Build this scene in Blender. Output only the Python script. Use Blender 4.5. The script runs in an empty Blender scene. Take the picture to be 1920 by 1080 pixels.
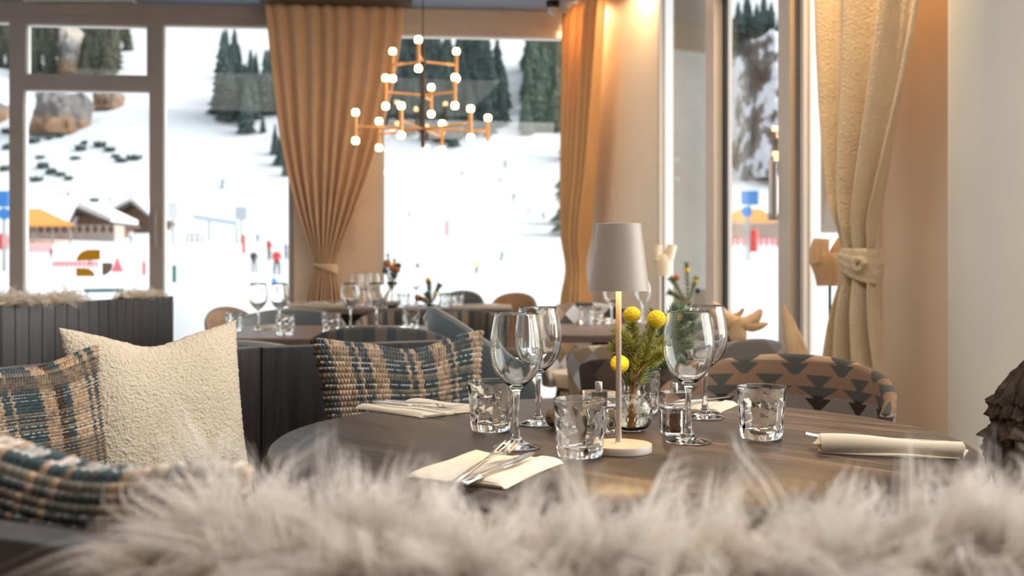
import bpy, math, random
import numpy as np
from mathutils import Vector, Matrix, Quaternion
from mathutils import noise as mnoise

S = bpy.context.scene
COL = S.collection
RND = random.Random(7)
NP = np.random.default_rng(11)
PI = math.pi
F, HZ, CZ = 2100.0, 500.0, 1.036          # focal length in px, horizon row, camera height

def W(px, py, Y):                          # a point seen at pixel (px, py) at depth Y
    return Vector(((px - 960) * Y / F, Y, CZ - (py - HZ) * Y / F))
def XP(px, Y): return (px - 960) * Y / F
def T(px, py, z=0.75):                     # a point on the horizontal plane z
    Y = F * (CZ - z) / (py - HZ)
    return Vector(((px - 960) * Y / F, Y, z))

# ------------------------------------------------------------------ objects
def link(o, parent=None):
    COL.objects.link(o)
    if parent is not None:
        o.parent = parent
    return o
def tag(o, label=None, cat=None, group=None, kind=None):
    if label: o['label'] = label
    if cat: o['category'] = cat
    if group: o['group'] = group
    if kind: o['kind'] = kind
    return o
def thing(name, label, cat, loc=(0, 0, 0), rotz=0.0, group=None, kind=None):
    o = bpy.data.objects.new(name, None)
    o.empty_display_size = 0.05
    link(o)
    o.location = loc
    o.rotation_euler = (0, 0, rotz)
    return tag(o, label, cat, group, kind)
def mesh(name, V, Fc, mats, parent=None, smooth=True, midx=None, uv=None, sharp=None):
    me = bpy.data.meshes.new(name)
    V = np.asarray(V, dtype=np.float32)
    me.from_pydata(V.tolist() if len(V) < 20000 else [], [], Fc if len(V) < 20000 else [])
    if len(V) >= 20000:
        Fa = np.asarray(Fc, dtype=np.int32)
        k = Fa.shape[1]
        me.vertices.add(len(V)); me.vertices.foreach_set('co', V.ravel())
        me.loops.add(Fa.size); me.loops.foreach_set('vertex_index', Fa.ravel())
        me.polygons.add(len(Fa))
        me.polygons.foreach_set('loop_start', np.arange(0, Fa.size, k, dtype=np.int32))
    if not isinstance(mats, (list, tuple)): mats = [mats]
    for m in mats: me.materials.append(m)
    if midx is not None:
        me.polygons.foreach_set('material_index', np.asarray(midx, dtype=np.int32))
    if uv is not None:
        ul = me.uv_layers.new(name='UVMap')
        li = np.empty(len(me.loops), dtype=np.int32); me.loops.foreach_get('vertex_index', li)
        ul.data.foreach_set('uv', np.asarray(uv, dtype=np.float32)[li].ravel())
    me.polygons.foreach_set('use_smooth', np.full(len(me.polygons), bool(smooth)))
    me.update()
    if smooth and sharp:
        me.set_sharp_from_angle(angle=math.radians(sharp))
    o = bpy.data.objects.new(name, me)
    link(o, parent)
    return o
def kids(o): return [c for c in o.children]
def copy_tree(o, parent=None, **kw):
    c = o.copy(); COL.objects.link(c)
    if parent is not None: c.parent = parent
    for ch in o.children: copy_tree(ch, c)
    return c
def place_copy(o, loc, rotz=0, label=None, group=None, scale=None):
    c = copy_tree(o)
    c.location = loc; c.rotation_euler = (0, 0, rotz)
    if label: c['label'] = label
    if group: c['group'] = group
    if scale: c.scale = (scale,) * 3
    return c
def bevel(o, w=0.003, seg=2):
    m = o.modifiers.new('bevel', 'BEVEL'); m.width = w; m.segments = seg; m.limit_method = 'ANGLE'
    return o
def subsurf(o, n=1):
    m = o.modifiers.new('sub', 'SUBSURF'); m.levels = n; m.render_levels = n
    return o

# ------------------------------------------------------------------ geometry builders
class MB:
    def __init__(s): s.v = []; s.f = []; s.m = []
    def add(s, V, Fc, mi=0):
        b = len(s.v)
        s.v.extend([tuple(p) for p in V])
        s.f.extend([tuple(i + b for i in f) for f in Fc])
        s.m.extend([mi] * len(Fc))
        return s
    def box(s, a, b, mi=0, M=None):
        x0, y0, z0 = a; x1, y1, z1 = b
        V = [(x0,y0,z0),(x1,y0,z0),(x1,y1,z0),(x0,y1,z0),(x0,y0,z1),(x1,y0,z1),(x1,y1,z1),(x0,y1,z1)]
        if M is not None: V = [M @ Vector(p) for p in V]
        return s.add(V, [(0,3,2,1),(4,5,6,7),(0,1,5,4),(1,2,6,5),(2,3,7,6),(3,0,4,7)], mi)
    def tube(s, pts, rad, n=8, mi=0, cap=True):
        V, Fc = tube(pts, rad, n, cap); return s.add(V, Fc, mi)
    def lathe(s, prof, n=32, c=(0, 0, 0), mi=0):
        V, Fc = lathe(prof, n); return s.add([(p[0]+c[0], p[1]+c[1], p[2]+c[2]) for p in V], Fc, mi)
    def ball(s, c, r, n=12, m=8, mi=0, sc=(1, 1, 1)):
        prof = [(r*math.sin(PI*i/m), -r*math.cos(PI*i/m)) for i in range(m+1)]
        V, Fc = lathe(prof, n)
        return s.add([(p[0]*sc[0]+c[0], p[1]*sc[1]+c[1], p[2]*sc[2]+c[2]) for p in V], Fc, mi)
    def obj(s, name, mats, parent=None, smooth=False, sharp=None):
        return mesh(name, s.v, s.f, mats, parent, smooth, s.m if isinstance(mats, (list, tuple)) else None, None, sharp)

def lathe(prof, n=32):
    V = []; Fc = []; rows = []
    for r, z in prof:
        if r < 1e-7:
            rows.append([len(V)]); V.append((0, 0, z))
        else:
            rows.append(list(range(len(V), len(V) + n)))
            for i in range(n):
                a = 2 * PI * i / n
                V.append((r * math.cos(a), r * math.sin(a), z))
    for A, B in zip(rows, rows[1:]):
        if len(A) == 1 and len(B) == 1: continue
        for i in range(n):
            j = (i + 1) % n
            if len(A) == 1: Fc.append((A[0], B[j], B[i]))
            elif len(B) == 1: Fc.append((A[i], A[j], B[0]))
            else: Fc.append((A[i], A[j], B[j], B[i]))
    return V, Fc
def frames(pts):
    pts = [Vector(p) for p in pts]
    out = []
    up = None
    for i, p in enumerate(pts):
        t = (pts[min(i+1, len(pts)-1)] - pts[max(i-1, 0)])
        t = t.normalized() if t.length > 1e-9 else Vector((0, 0, 1))
        if up is None:
            up = Vector((0, 0, 1)) if abs(t.z) < 0.9 else Vector((1, 0, 0))
        a = t.cross(up)
        if a.length < 1e-6: a = t.cross(Vector((0, 1, 0.3)))
        a.normalize(); b = a.cross(t).normalized(); up = b
        out.append((p, a, b, t))
    return out
def tube(pts, rad, n=8, cap=True):
    fr = frames(pts)
    if not isinstance(rad, (list, tuple)): rad = [rad] * len(fr)
    V = []; Fc = []
    for (p, a, b, t), r in zip(fr, rad):
        for i in range(n):
            an = 2 * PI * i / n
            V.append(tuple(p + a * (r * math.cos(an)) + b * (r * math.sin(an))))
    for k in range(len(fr) - 1):
        for i in range(n):
            j = (i + 1) % n
            Fc.append((k*n+i, k*n+j, (k+1)*n+j, (k+1)*n+i))
    if cap:
        Fc.append(tuple(range(n-1, -1, -1))); Fc.append(tuple(range((len(fr)-1)*n, len(fr)*n)))
    return V, Fc
def grid_faces(nu, nv, off=0, flip=False, wrap_u=False):
    i = np.arange(nu if wrap_u else nu - 1)[:, None]; j = np.arange(nv - 1)[None, :]
    i2 = (i + 1) % nu
    a = i * nv + j; b = i2 * nv + j; c = i2 * nv + j + 1; d = i * nv + j + 1
    q = np.stack([a, b, c, d] if not flip else [a, d, c, b], -1).reshape(-1, 4) + off
    return q
def catmull(P, n):
    P = [Vector(p) for p in P]
    out = []
    for k in range(len(P) - 1):
        p0, p1, p2, p3 = P[max(k-1, 0)], P[k], P[k+1], P[min(k+2, len(P)-1)]
        for i in range(n):
            t = i / n
            out.append(0.5 * ((2*p1) + (p2-p0)*t + (2*p0-5*p1+4*p2-p3)*t*t + (3*p1-p0-3*p2+p3)*t**3))
    out.append(P[-1]); return out
def interp(x, xs, ys): return float(np.interp(x, xs, ys))
def smooth01(x):
    x = np.clip(x, 0, 1); return x * x * (3 - 2 * x)
def basis(loc, u, v, w):
    M = Matrix.Identity(4)
    for i, ax in enumerate((u, v, w)):
        for k in range(3): M[k][i] = ax[k]
    M.translation = loc
    return M

# ------------------------------------------------------------------ materials
class NT:
    def __init__(s, name):
        s.mat = bpy.data.materials.new(name); s.mat.use_nodes = True
        s.t = s.mat.node_tree; s.t.nodes.clear()
        s.out = s.t.nodes.new('ShaderNodeOutputMaterial')
    def n(s, typ, **kw):
        x = s.t.nodes.new('ShaderNode' + typ)
        for k, v in kw.items():
            if k == 'inp':
                for a, b in v.items(): s.set(x, a, b)
            else: setattr(x, k, v)
        return x
    def set(s, node, key, val):
        sock = node.inputs[key]
        if hasattr(val, 'outputs'): val = val.outputs[0]
        if isinstance(val, bpy.types.NodeSocket): s.t.links.new(val, sock)
        else:
            if isinstance(val, (tuple, list)) and len(val) == 3 and sock.type == 'RGBA': val = (*val, 1)
            sock.default_value = val
    def math(s, op, a, b=0.0, c=None):
        x = s.n('Math', operation=op); s.set(x, 0, a); s.set(x, 1, b)
        if c is not None: s.set(x, 2, c)
        return x.outputs[0]
    def mix(s, fac, a, b, mode='MIX'):
        x = s.n('Mix', data_type='RGBA', blend_type=mode)
        s.set(x, 'Factor', fac)
        for sock, v in ((x.inputs[6], a), (x.inputs[7], b)):
            if isinstance(v, bpy.types.NodeSocket): s.t.links.new(v, sock)
            else: sock.default_value = (*v, 1) if len(v) == 3 else v
        return x.outputs[2]
    def ramp(s, fac, stops, interp='LINEAR'):
        x = s.n('ValToRGB'); cr = x.color_ramp; cr.interpolation = interp
        while len(cr.elements) > 1: cr.elements.remove(cr.elements[-1])
        cr.elements[0].position = stops[0][0]; cr.elements[0].color = (*stops[0][1], 1)
        for p, c in stops[1:]:
            e = cr.elements.new(p); e.color = (*c, 1)
        s.set(x, 0, fac); return x.outputs[0]
    def coord(s, kind='Object', scale=(1, 1, 1), rot=(0, 0, 0), loc=(0, 0, 0)):
        tc = s.n('TexCoord'); mp = s.n('Mapping')
        s.t.links.new(tc.outputs[kind], mp.inputs[0])
        mp.inputs['Scale'].default_value = scale; mp.inputs['Rotation'].default_value = rot
        mp.inputs['Location'].default_value = loc
        return mp.outputs[0]
    def noise(s, vec, scale=5, detail=3, rough=0.5, dist=0.0):
        x = s.n('TexNoise'); s.set(x, 'Vector', vec); s.set(x, 'Scale', scale); s.set(x, 'Detail', detail)
        s.set(x, 'Roughness', rough); s.set(x, 'Distortion', dist)
        return x.outputs[0]
    def bump(s, h, strength=0.3, dist=0.01):
        x = s.n('Bump'); s.set(x, 'Height', h); s.set(x, 'Strength', strength); s.set(x, 'Distance', dist)
        return x.outputs[0]
    def pbsdf(s, color, rough=0.5, metallic=0.0, normal=None, spec=0.5, **kw):
        x = s.n('BsdfPrincipled'); s.set(x, 'Base Color', color); s.set(x, 'Roughness', rough)
        s.set(x, 'Metallic', metallic); s.set(x, 'Specular IOR Level', spec)
        if normal is not None: s.set(x, 'Normal', normal)
        for k, v in kw.items(): s.set(x, k.replace('_', ' '), v)
        return x
    def done(s, shader):
        s.t.links.new(shader.outputs[0] if hasattr(shader, 'outputs') else shader, s.out.inputs[0])
        return s.mat

def L(r, g, b):                            # sRGB 0-255 to linear
    f = lambda c: (c/255/12.92) if c/255 <= 0.04045 else ((c/255+0.055)/1.055)**2.4
    return (f(r), f(g), f(b))
def simple(name, col, rough=0.5, metallic=0.0, spec=0.5, var=0.0, vscale=8, bump=None, **kw):
    k = NT(name); c = col; nrm = None
    if var or bump: co = k.coord()
    if var:
        nz = k.noise(co, vscale, 4)
        lo = tuple(x * (1 - var) for x in col); hi = tuple(min(1, x * (1 + var)) for x in col)
        c = k.ramp(nz, [(0.3, lo), (0.7, hi)])
    if bump: nrm = k.bump(k.noise(co, bump[0], 4), bump[1], bump[2])
    return k.done(k.pbsdf(c, rough, metallic, nrm, spec, **kw))
def glass_mat(name, col=(1, 1, 1), rough=0.0, ior=1.48):
    k = NT(name); x = k.n('BsdfGlass'); k.set(x, 'Color', col); k.set(x, 'Roughness', rough); k.set(x, 'IOR', ior)
    return k.done(x)
def pane_mat(name, tint=(0.97, 0.985, 0.98)):
    k = NT(name); lw = k.n('LayerWeight'); k.set(lw, 'Blend', 0.5)
    fr = k.math('ADD', 0.04, k.math('MULTIPLY', 0.96, k.math('POWER', lw.outputs['Facing'], 5.0)))
    t = k.n('BsdfTransparent'); k.set(t, 'Color', tint)
    g = k.n('BsdfGlossy'); k.set(g, 'Color', (1, 1, 1)); k.set(g, 'Roughness', 0.0)
    m = k.n('MixShader'); k.set(m, 0, fr)
    k.t.links.new(t.outputs[0], m.inputs[1]); k.t.links.new(g.outputs[0], m.inputs[2])
    return k.done(m)
def emit_mat(name, col, strength):
    k = NT(name); e = k.n('Emission'); k.set(e, 'Color', col); k.set(e, 'Strength', strength)
    return k.done(e)
def cloth_mat(name, col, bscale=260, bstr=0.5, bdist=0.004, transl=0.0, var=0.08, rough=0.9, sheen=0.3):
    k = NT(name); co = k.coord()
    nz = k.noise(co, bscale, 3, 0.6); nz2 = k.noise(co, 9, 3)
    f = k.math('ADD', k.math('MULTIPLY', nz, 0.6), k.math('MULTIPLY', nz2, 0.4))
    lo = tuple(x * (1 - var) for x in col); hi = tuple(min(1, x * (1 + var)) for x in col)
    c = k.ramp(f, [(0.35, lo), (0.65, hi)])
    p = k.pbsdf(c, rough, 0, k.bump(nz, bstr, bdist), 0.2)
    k.set(p, 'Sheen Weight', sheen)
    if transl <= 0: return k.done(p)
    t = k.n('BsdfTranslucent'); k.set(t, 'Color', c)
    m = k.n('MixShader'); k.set(m, 0, transl)
    k.t.links.new(p.outputs[0], m.inputs[1]); k.t.links.new(t.outputs[0], m.inputs[2])
    return k.done(m)
def wood_mat(name, stops, rough=0.4, rot=(0, 0, 0), stretch=(1.5, 22, 22), plank=0.0, bump=0.15, gscale=3.0, kind='Object', spec=0.5):
    k = NT(name)
    co = k.coord(kind, (1, 1, 1), rot)
    sp = k.n('SeparateXYZ'); k.set(sp, 0, co)
    off = 0.0; nrm = None
    cx = k.n('CombineXYZ')
    if plank:
        idx = k.math('FLOOR', k.math('DIVIDE', sp.outputs[1], plank))
        wn = k.n('TexWhiteNoise', noise_dimensions='1D'); k.set(wn, 'W', idx)
        off = wn.outputs[0]
        k.set(cx, 0, k.math('ADD', k.math('MULTIPLY', sp.outputs[0], stretch[0]), k.math('MULTIPLY', off, 9.0)))
    else:
        k.set(cx, 0, k.math('MULTIPLY', sp.outputs[0], stretch[0]))
    k.set(cx, 1, k.math('MULTIPLY', sp.outputs[1], stretch[1])); k.set(cx, 2, k.math('MULTIPLY', sp.outputs[2], stretch[2]))
    g1 = k.noise(cx.outputs[0], gscale, 6, 0.62, 0.6)
    g2 = k.noise(cx.outputs[0], gscale * 0.33, 3, 0.5, 1.2)
    f = k.math('ADD', k.math('MULTIPLY', g1, 0.55), k.math('MULTIPLY', g2, 0.45))
    if plank: f = k.math('ADD', f, k.math('MULTIPLY', k.math('SUBTRACT', off, 0.5), 0.14))
    c = k.ramp(f, stops)
    if plank:
        fr = k.math('FRACT', k.math('DIVIDE', sp.outputs[1], plank))
        seam = k.math('GREATER_THAN', k.math('ABSOLUTE', k.math('SUBTRACT', fr, 0.5)), 0.5 - 0.0012 / plank)
        c = k.mix(seam, c, tuple(x * 0.15 for x in stops[0][1]))
    r = k.math('ADD', rough - 0.08, k.math('MULTIPLY', g1, 0.2))
    return k.done(k.pbsdf(c, r, 0, k.bump(g1, bump, 0.004), spec))
# ================================================================== materials
M = {}
M['frame_dark'] = simple('frame_taupe', L(164, 154, 147), 0.5, var=0.04)
M['frame_light'] = simple('frame_beige', L(205, 195, 184), 0.45, var=0.03)
M['gasket'] = simple('gasket_black', L(42, 44, 46), 0.6)
M['wall_cream'] = simple('wall_cream', L(236, 222, 204), 0.8, var=0.03, vscale=2, bump=(60, 0.08, 0.003))
M['ceiling'] = simple('ceiling_grey', L(122, 140, 166), 0.7, var=0.06, vscale=3)
M['ceil_slot'] = simple('ceiling_slot', L(84, 72, 64), 0.8)
M['ceil_vent'] = simple('vent_white', L(225, 225, 225), 0.5)
M['wall_tan'] = simple('wall_tan', L(222, 200, 176), 0.8, var=0.03, vscale=2, bump=(60, 0.08, 0.003))
M['wall_beige'] = simple('wall_beige', L(214, 200, 184), 0.8, var=0.03, vscale=2, bump=(60, 0.08, 0.003))
M['column'] = simple('column_plaster', L(214, 211, 200), 0.7, var=0.03, vscale=3, bump=(90, 0.06, 0.002))
M['floor'] = wood_mat('floor_oak', [(0.3, L(150, 128, 104)), (0.7, L(196, 174, 146))], 0.45, plank=0.16, stretch=(1, 14, 14))
M['pane'] = pane_mat('window_glass')
M['glass'] = glass_mat('clear_glass', (0.99, 0.995, 0.99), 0.0, 1.47)
M['acrylic'] = glass_mat('clear_acrylic', (0.99, 0.985, 0.98), 0.0, 1.45)
M['vase_glass'] = glass_mat('vase_glass', (0.985, 0.985, 0.965), 0.0, 1.45)
M['water'] = glass_mat('vase_water', (0.975, 0.98, 0.94), 0.0, 1.33)
M['steel'] = simple('cutlery_steel', (0.62, 0.61, 0.60), 0.14, 1.0)
M['steel_brushed'] = simple('brushed_steel', (0.55, 0.54, 0.53), 0.3, 1.0)
M['brass'] = simple('brushed_brass', L(218, 166, 110), 0.4, 0.5)
M['rod_dark'] = simple('dark_bronze', L(62, 46, 42), 0.5, 0.3)
M['bulb'] = emit_mat('frosted_bulb', (1.0, 0.66, 0.30), 22.0)
M['lamp_paint'] = simple('lamp_taupe_paint', L(156, 142, 130), 0.42, bump=(500, 0.03, 0.001))
M['lamp_led'] = emit_mat('lamp_led', (1.0, 0.62, 0.25), 22.0)
M['black_metal'] = simple('black_metal', L(38, 38, 40), 0.45, 0.4)
M['napkin'] = cloth_mat('napkin_linen', L(202, 186, 164), 420, 0.25, 0.002, 0, 0.05)
M['boucle'] = cloth_mat('boucle_cream', L(206, 190, 167), 210, 0.9, 0.006, 0, 0.10)
M['curtain'] = cloth_mat('curtain_wool', L(234, 200, 164), 120, 0.35, 0.004, 0.25, 0.05)
M['curtain_gold'] = cloth_mat('curtain_gold', L(236, 202, 154), 120, 0.35, 0.004, 0.35, 0.05)
M['curtain_boucle'] = cloth_mat('curtain_boucle', L(232, 212, 178), 95, 1.0, 0.010, 0.2, 0.07)
M['seat_grey'] = cloth_mat('seat_grey', L(92, 94, 98), 200, 0.4, 0.003)
M['seat_cream'] = cloth_mat('seat_cream', L(214, 196, 168), 200, 0.4, 0.003)
M['shell_grey'] = simple('shell_grey_leather', L(92, 98, 100), 0.45, var=0.08, vscale=5, bump=(160, 0.1, 0.002))
M['shell_teal'] = simple('shell_teal_grey', L(94, 106, 110), 0.45, var=0.08, vscale=5, bump=(160, 0.1, 0.002))
M['shell_brown'] = simple('shell_brown_leather', L(150, 118, 92), 0.5, var=0.08, vscale=5)
M['piping'] = simple('piping_pale', L(150, 150, 146), 0.6)
M['table_wood'] = wood_mat('table_wood', [(0.32, L(18, 15, 14)), (0.45, L(46, 38, 34)), (0.56, L(68, 55, 47)), (0.68, L(116, 90, 72))], 0.40, (0, 0, math.radians(45)), (1.6, 20, 20), 0.145, 0.16, 3.0, 'Object', 0.3)
M['table_edge'] = wood_mat('table_edge_wood', [(0.3, L(30, 26, 25)), (0.7, L(66, 55, 50))], 0.38, (0, 0, 0), (14, 14, 4), 0, 0.2)
M['table_far'] = wood_mat('table_far_wood', [(0.3, L(88, 74, 68)), (0.7, L(126, 108, 98))], 0.35, (0, 0, 0), (1.6, 20, 20), 0.2, 0.1)
M['booth'] = wood_mat('booth_wood', [(0.28, L(28, 25, 27)), (0.5, L(44, 40, 42)), (0.74, L(66, 60, 60))], 0.36, (0, 0, 0), (26, 26, 1.2), 0, 0.12)
M['bronze_base'] = simple('table_base_iron', L(46, 44, 44), 0.5, 0.6)
M['driftwood'] = wood_mat('driftwood', [(0.3, L(176, 138, 98)), (0.5, L(206, 172, 132)), (0.72, L(228, 200, 164))], 0.7, (0, 0, 0), (9, 9, 3), 0, 0.5, 2.5)
M['driftwood_pale'] = wood_mat('driftwood_pale', [(0.3, L(206, 192, 170)), (0.7, L(232, 220, 200))], 0.7, (0, 0, 0), (9, 9, 3), 0, 0.4, 2.5)
M['bark'] = wood_mat('bark', [(0.3, L(30, 22, 16)), (0.5, L(60, 46, 35)), (0.72, L(90, 72, 56))], 0.9, (0, 0, 0), (26, 26, 7), 0, 1.0, 2.5)
M['cutwood'] = wood_mat('cut_wood', [(0.3, L(204, 172, 136)), (0.7, L(232, 208, 176))], 0.7, (0, 0, 0), (14, 14, 3), 0, 0.3)
M['peppercorn'] = simple('peppercorn', L(92, 58, 38), 0.8, var=0.5, vscale=260, bump=(300, 0.8, 0.003))
M['salt'] = simple('sea_salt', L(228, 214, 200), 0.8, var=0.1, vscale=300, bump=(300, 0.8, 0.003))
M['nut'] = simple('dark_seed_head', L(92, 74, 48), 0.85, var=0.35, vscale=90, bump=(140, 0.9, 0.004))
M['billy'] = simple('billy_button_yellow', L(250, 204, 36), 0.85, var=0.14, vscale=240, bump=(330, 1.0, 0.004))
M['flower_stem'] = simple('flower_stem', L(140, 136, 76), 0.7)
M['needles'] = simple('pine_needles', L(150, 148, 66), 0.55, var=0.35, vscale=22)
M['needles_dark'] = simple('pine_needles_dark', L(98, 116, 80), 0.55, var=0.25, vscale=22)
M['twig'] = simple('twig_bark', L(176, 120, 66), 0.75, var=0.2, vscale=60, bump=(120, 0.5, 0.002))
M['dried_orange'] = simple('dried_flower_orange', L(168, 104, 60), 0.85, var=0.3, vscale=60)
M['leaf_dark'] = simple('leaf_dark', L(70, 80, 58), 0.6, var=0.25, vscale=40)
M['thistle'] = simple('thistle_blue', L(58, 66, 92), 0.8, var=0.2, vscale=90)
M['fur'] = None
M['fur_skin'] = simple('sheepskin_hide', L(206, 190, 168), 0.95)

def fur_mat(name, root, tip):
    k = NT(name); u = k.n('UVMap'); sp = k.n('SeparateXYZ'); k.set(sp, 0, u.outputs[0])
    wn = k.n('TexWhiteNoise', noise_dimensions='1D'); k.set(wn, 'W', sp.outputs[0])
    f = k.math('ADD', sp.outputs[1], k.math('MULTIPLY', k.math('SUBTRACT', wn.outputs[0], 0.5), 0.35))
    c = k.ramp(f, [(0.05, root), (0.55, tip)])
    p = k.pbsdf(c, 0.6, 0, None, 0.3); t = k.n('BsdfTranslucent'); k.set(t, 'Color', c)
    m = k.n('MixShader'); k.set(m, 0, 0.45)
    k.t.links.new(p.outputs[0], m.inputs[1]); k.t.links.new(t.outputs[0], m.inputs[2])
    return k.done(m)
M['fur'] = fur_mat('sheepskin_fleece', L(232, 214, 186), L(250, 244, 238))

# chunky knitted plaid, in the cushion's own UV (u across, v up)
TAN, TEAL, DRK, WHT, SND = L(176, 150, 126), L(72, 84, 88), L(74, 62, 54), L(206, 200, 190), L(212, 184, 146)
def plaid_mat(name, nu, nv, seed=0.0, ushift=0.0, tan=TAN, teal=TEAL, weft=0.0, weft_col=L(112, 104, 96)):
    k = NT(name); uv = k.n('UVMap'); sp = k.n('SeparateXYZ'); k.set(sp, 0, uv.outputs[0])
    u, v = sp.outputs[0], sp.outputs[1]
    row = k.math('FLOOR', k.math('MULTIPLY', v, float(nv)))
    colm = k.math('FLOOR', k.math('ADD', k.math('MULTIPLY', u, float(nu)), k.math('MULTIPLY', k.math('MODULO', row, 2.0), 0.5)))
    uc = k.math('DIVIDE', k.math('ADD', colm, 0.5), float(nu))
    A, B = tan, teal
    edges = [(0.0, DRK), (0.035, B), (0.07, A), (0.17, B), (0.21, A), (0.23, B), (0.272, A), (0.365, B), (0.475, A), (0.505, B), (0.535, A), (0.565, B), (0.655, A), (0.745, B), (0.775, A), (0.80, B), (0.92, A)]
    if ushift: uc = k.math('FRACT', k.math('ADD', uc, ushift))
    cc = k.ramp(uc, edges, 'CONSTANT')
    vc = k.math('DIVIDE', k.math('ADD', row, 0.5), float(nv))
    wn = k.n('TexWhiteNoise', noise_dimensions='1D'); k.set(wn, 'W', k.math('ADD', row, seed + 3.3))
    wn2 = k.n('TexWhiteNoise', noise_dimensions='2D')
    cx = k.n('CombineXYZ'); k.set(cx, 0, colm); k.set(cx, 1, row); k.set(wn2, 'Vector', cx.outputs[0])
    # some weft rows carry pale or sandy yarn that speckles the teal, some stay dark
    fvv = k.math('FRACT', k.math('MULTIPLY', v, float(nv)))
    pale = k.math('MULTIPLY', k.math('GREATER_THAN', wn.outputs[0], 0.45), k.math('MULTIPLY', k.math('GREATER_THAN', fvv, 0.70), k.math('GREATER_THAN', wn2.outputs[0], 0.3)))
    sand = k.math('MULTIPLY', k.math('LESS_THAN', wn.outputs[0], 0.2), 0.22)
    c1 = k.mix(k.math('MULTIPLY', pale, 0.6), cc, WHT)
    c2 = k.mix(sand, c1, SND)
    vb = k.ramp(vc, [(0, (0, 0, 0)), (0.07, (1, 1, 1)), (0.20, (0, 0, 0)), (0.30, (0.5, 0.5, 0.5)), (0.36, (0, 0, 0)), (0.47, (1, 1, 1)), (0.60, (0, 0, 0)), (0.70, (0.5, 0.5, 0.5)), (0.76, (0, 0, 0)), (0.86, (1, 1, 1)), (0.95, (0, 0, 0))], 'CONSTANT')
    c2 = k.mix(k.math('MULTIPLY', vb, weft), c2, weft_col)
    drk = k.math('MULTIPLY', k.math('GREATER_THAN', wn2.outputs[0], 0.86), 0.6)
    c3 = k.mix(drk, c2, DRK)
    br = k.math('ADD', 0.78, k.math('MULTIPLY', wn2.outputs[0], 0.44))
    hs = k.n('HueSaturation'); k.set(hs, 'Value', br); k.set(hs, 'Color', c3)
    nz = k.noise(k.coord(), 420, 3)
    p = k.pbsdf(hs.outputs[0], 0.95, 0, k.bump(nz, 0.7, 0.003), 0.15)
    return k.done(p)
M['plaid'] = plaid_mat('knit_plaid_wide', 58, 26, weft=0.25)
M['plaid_sq'] = plaid_mat('knit_plaid_square', 76, 62, 5.0, 0.31, weft=0.6, weft_col=L(96, 86, 76))
M['plaid_sq2'] = plaid_mat('knit_plaid_back', 52, 42, 8.0, 0.12, weft=0.55, weft_col=L(70, 66, 60))

def kilim_mat(name, su=0.17, sv=0.16, motif=L(92, 88, 80), bands=(L(186, 156, 128), L(148, 114, 90), L(160, 148, 138)), dark=L(66, 52, 46)):
    k = NT(name); uv = k.n('UVMap'); sp = k.n('SeparateXYZ'); k.set(sp, 0, uv.outputs[0])
    v = k.math('DIVIDE', sp.outputs[1], sv); rw = k.math('FLOOR', v)
    u = k.math('ADD', k.math('DIVIDE', sp.outputs[0], su), k.math('MULTIPLY', rw, 0.5))
    fu = k.math('ABSOLUTE', k.math('SUBTRACT', k.math('FRACT', u), 0.5)); fv = k.math('FRACT', v)
    # serrated tree: three stacked toothed tiers that grow then shrink
    tier = k.math('FRACT', k.math('MULTIPLY', fv, 3.0))
    env = k.math('SUBTRACT', 1.0, k.math('ABSOLUTE', k.math('SUBTRACT', k.math('MULTIPLY', fv, 2.0), 1.0)))
    idx = k.math('FLOOR', k.math('MULTIPLY', fv, 3.0))
    env = k.math('SUBTRACT', 1.0, k.math('MULTIPLY', k.math('ABSOLUTE', k.math('SUBTRACT', idx, 1.0)), 0.40))
    hw = k.math('ADD', 0.02, k.math('MULTIPLY', env, k.math('ADD', 0.07, k.math('MULTIPLY', tier, 0.38))))
    ink = k.math('LESS_THAN', fu, hw)
    b = k.math('FRACT', k.math('MULTIPLY', k.math('ADD', v, 1.6), 0.3333))
    bg = k.ramp(b, [(0.0, bands[2]), (0.333, bands[1]), (0.667, bands[0])], 'CONSTANT')
    mo = k.ramp(b, [(0.0, dark), (0.333, motif), (0.667, motif)], 'CONSTANT')
    c = k.mix(ink, bg, mo)
    nz = k.noise(k.coord(), 700, 2)
    hs = k.n('HueSaturation'); k.set(hs, 'Value', k.math('ADD', 0.8, k.math('MULTIPLY', nz, 0.4))); k.set(hs, 'Color', c)
    return k.done(k.pbsdf(hs.outputs[0], 0.95, 0, k.bump(nz, 0.5, 0.002), 0.15))
M['kilim'] = kilim_mat('kilim_brown', 0.125, 0.085, L(74, 72, 66), (L(166, 136, 110), L(126, 98, 78), L(124, 114, 106)), L(54, 43, 39))
def diamond_mat(name, cols, s=0.11, seed=0):
    k = NT(name); uv = k.n('UVMap'); sp = k.n('SeparateXYZ'); k.set(sp, 0, uv.outputs[0])
    a = k.math('FLOOR', k.math('DIVIDE', k.math('ADD', sp.outputs[0], sp.outputs[1]), s))
    b = k.math('FLOOR', k.math('DIVIDE', k.math('SUBTRACT', sp.outputs[0], sp.outputs[1]), s))
    cx = k.n('CombineXYZ'); k.set(cx, 0, a); k.set(cx, 1, b); k.set(cx, 2, float(seed))
    wn = k.n('TexWhiteNoise', noise_dimensions='3D'); k.set(wn, 'Vector', cx.outputs[0])
    n = len(cols)
    c = k.ramp(wn.outputs[0], [(i / n, q) for i, q in enumerate(cols)], 'CONSTANT')
    nz = k.noise(k.coord(), 600, 2)
    return k.done(k.pbsdf(c, 0.95, 0, k.bump(nz, 0.5, 0.002), 0.15))
M['diamond'] = diamond_mat('geometric_weave', [L(206, 190, 172), L(72, 74, 78), L(150, 150, 152), L(122, 108, 94), L(196, 200, 204), L(150, 128, 106)])
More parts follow.
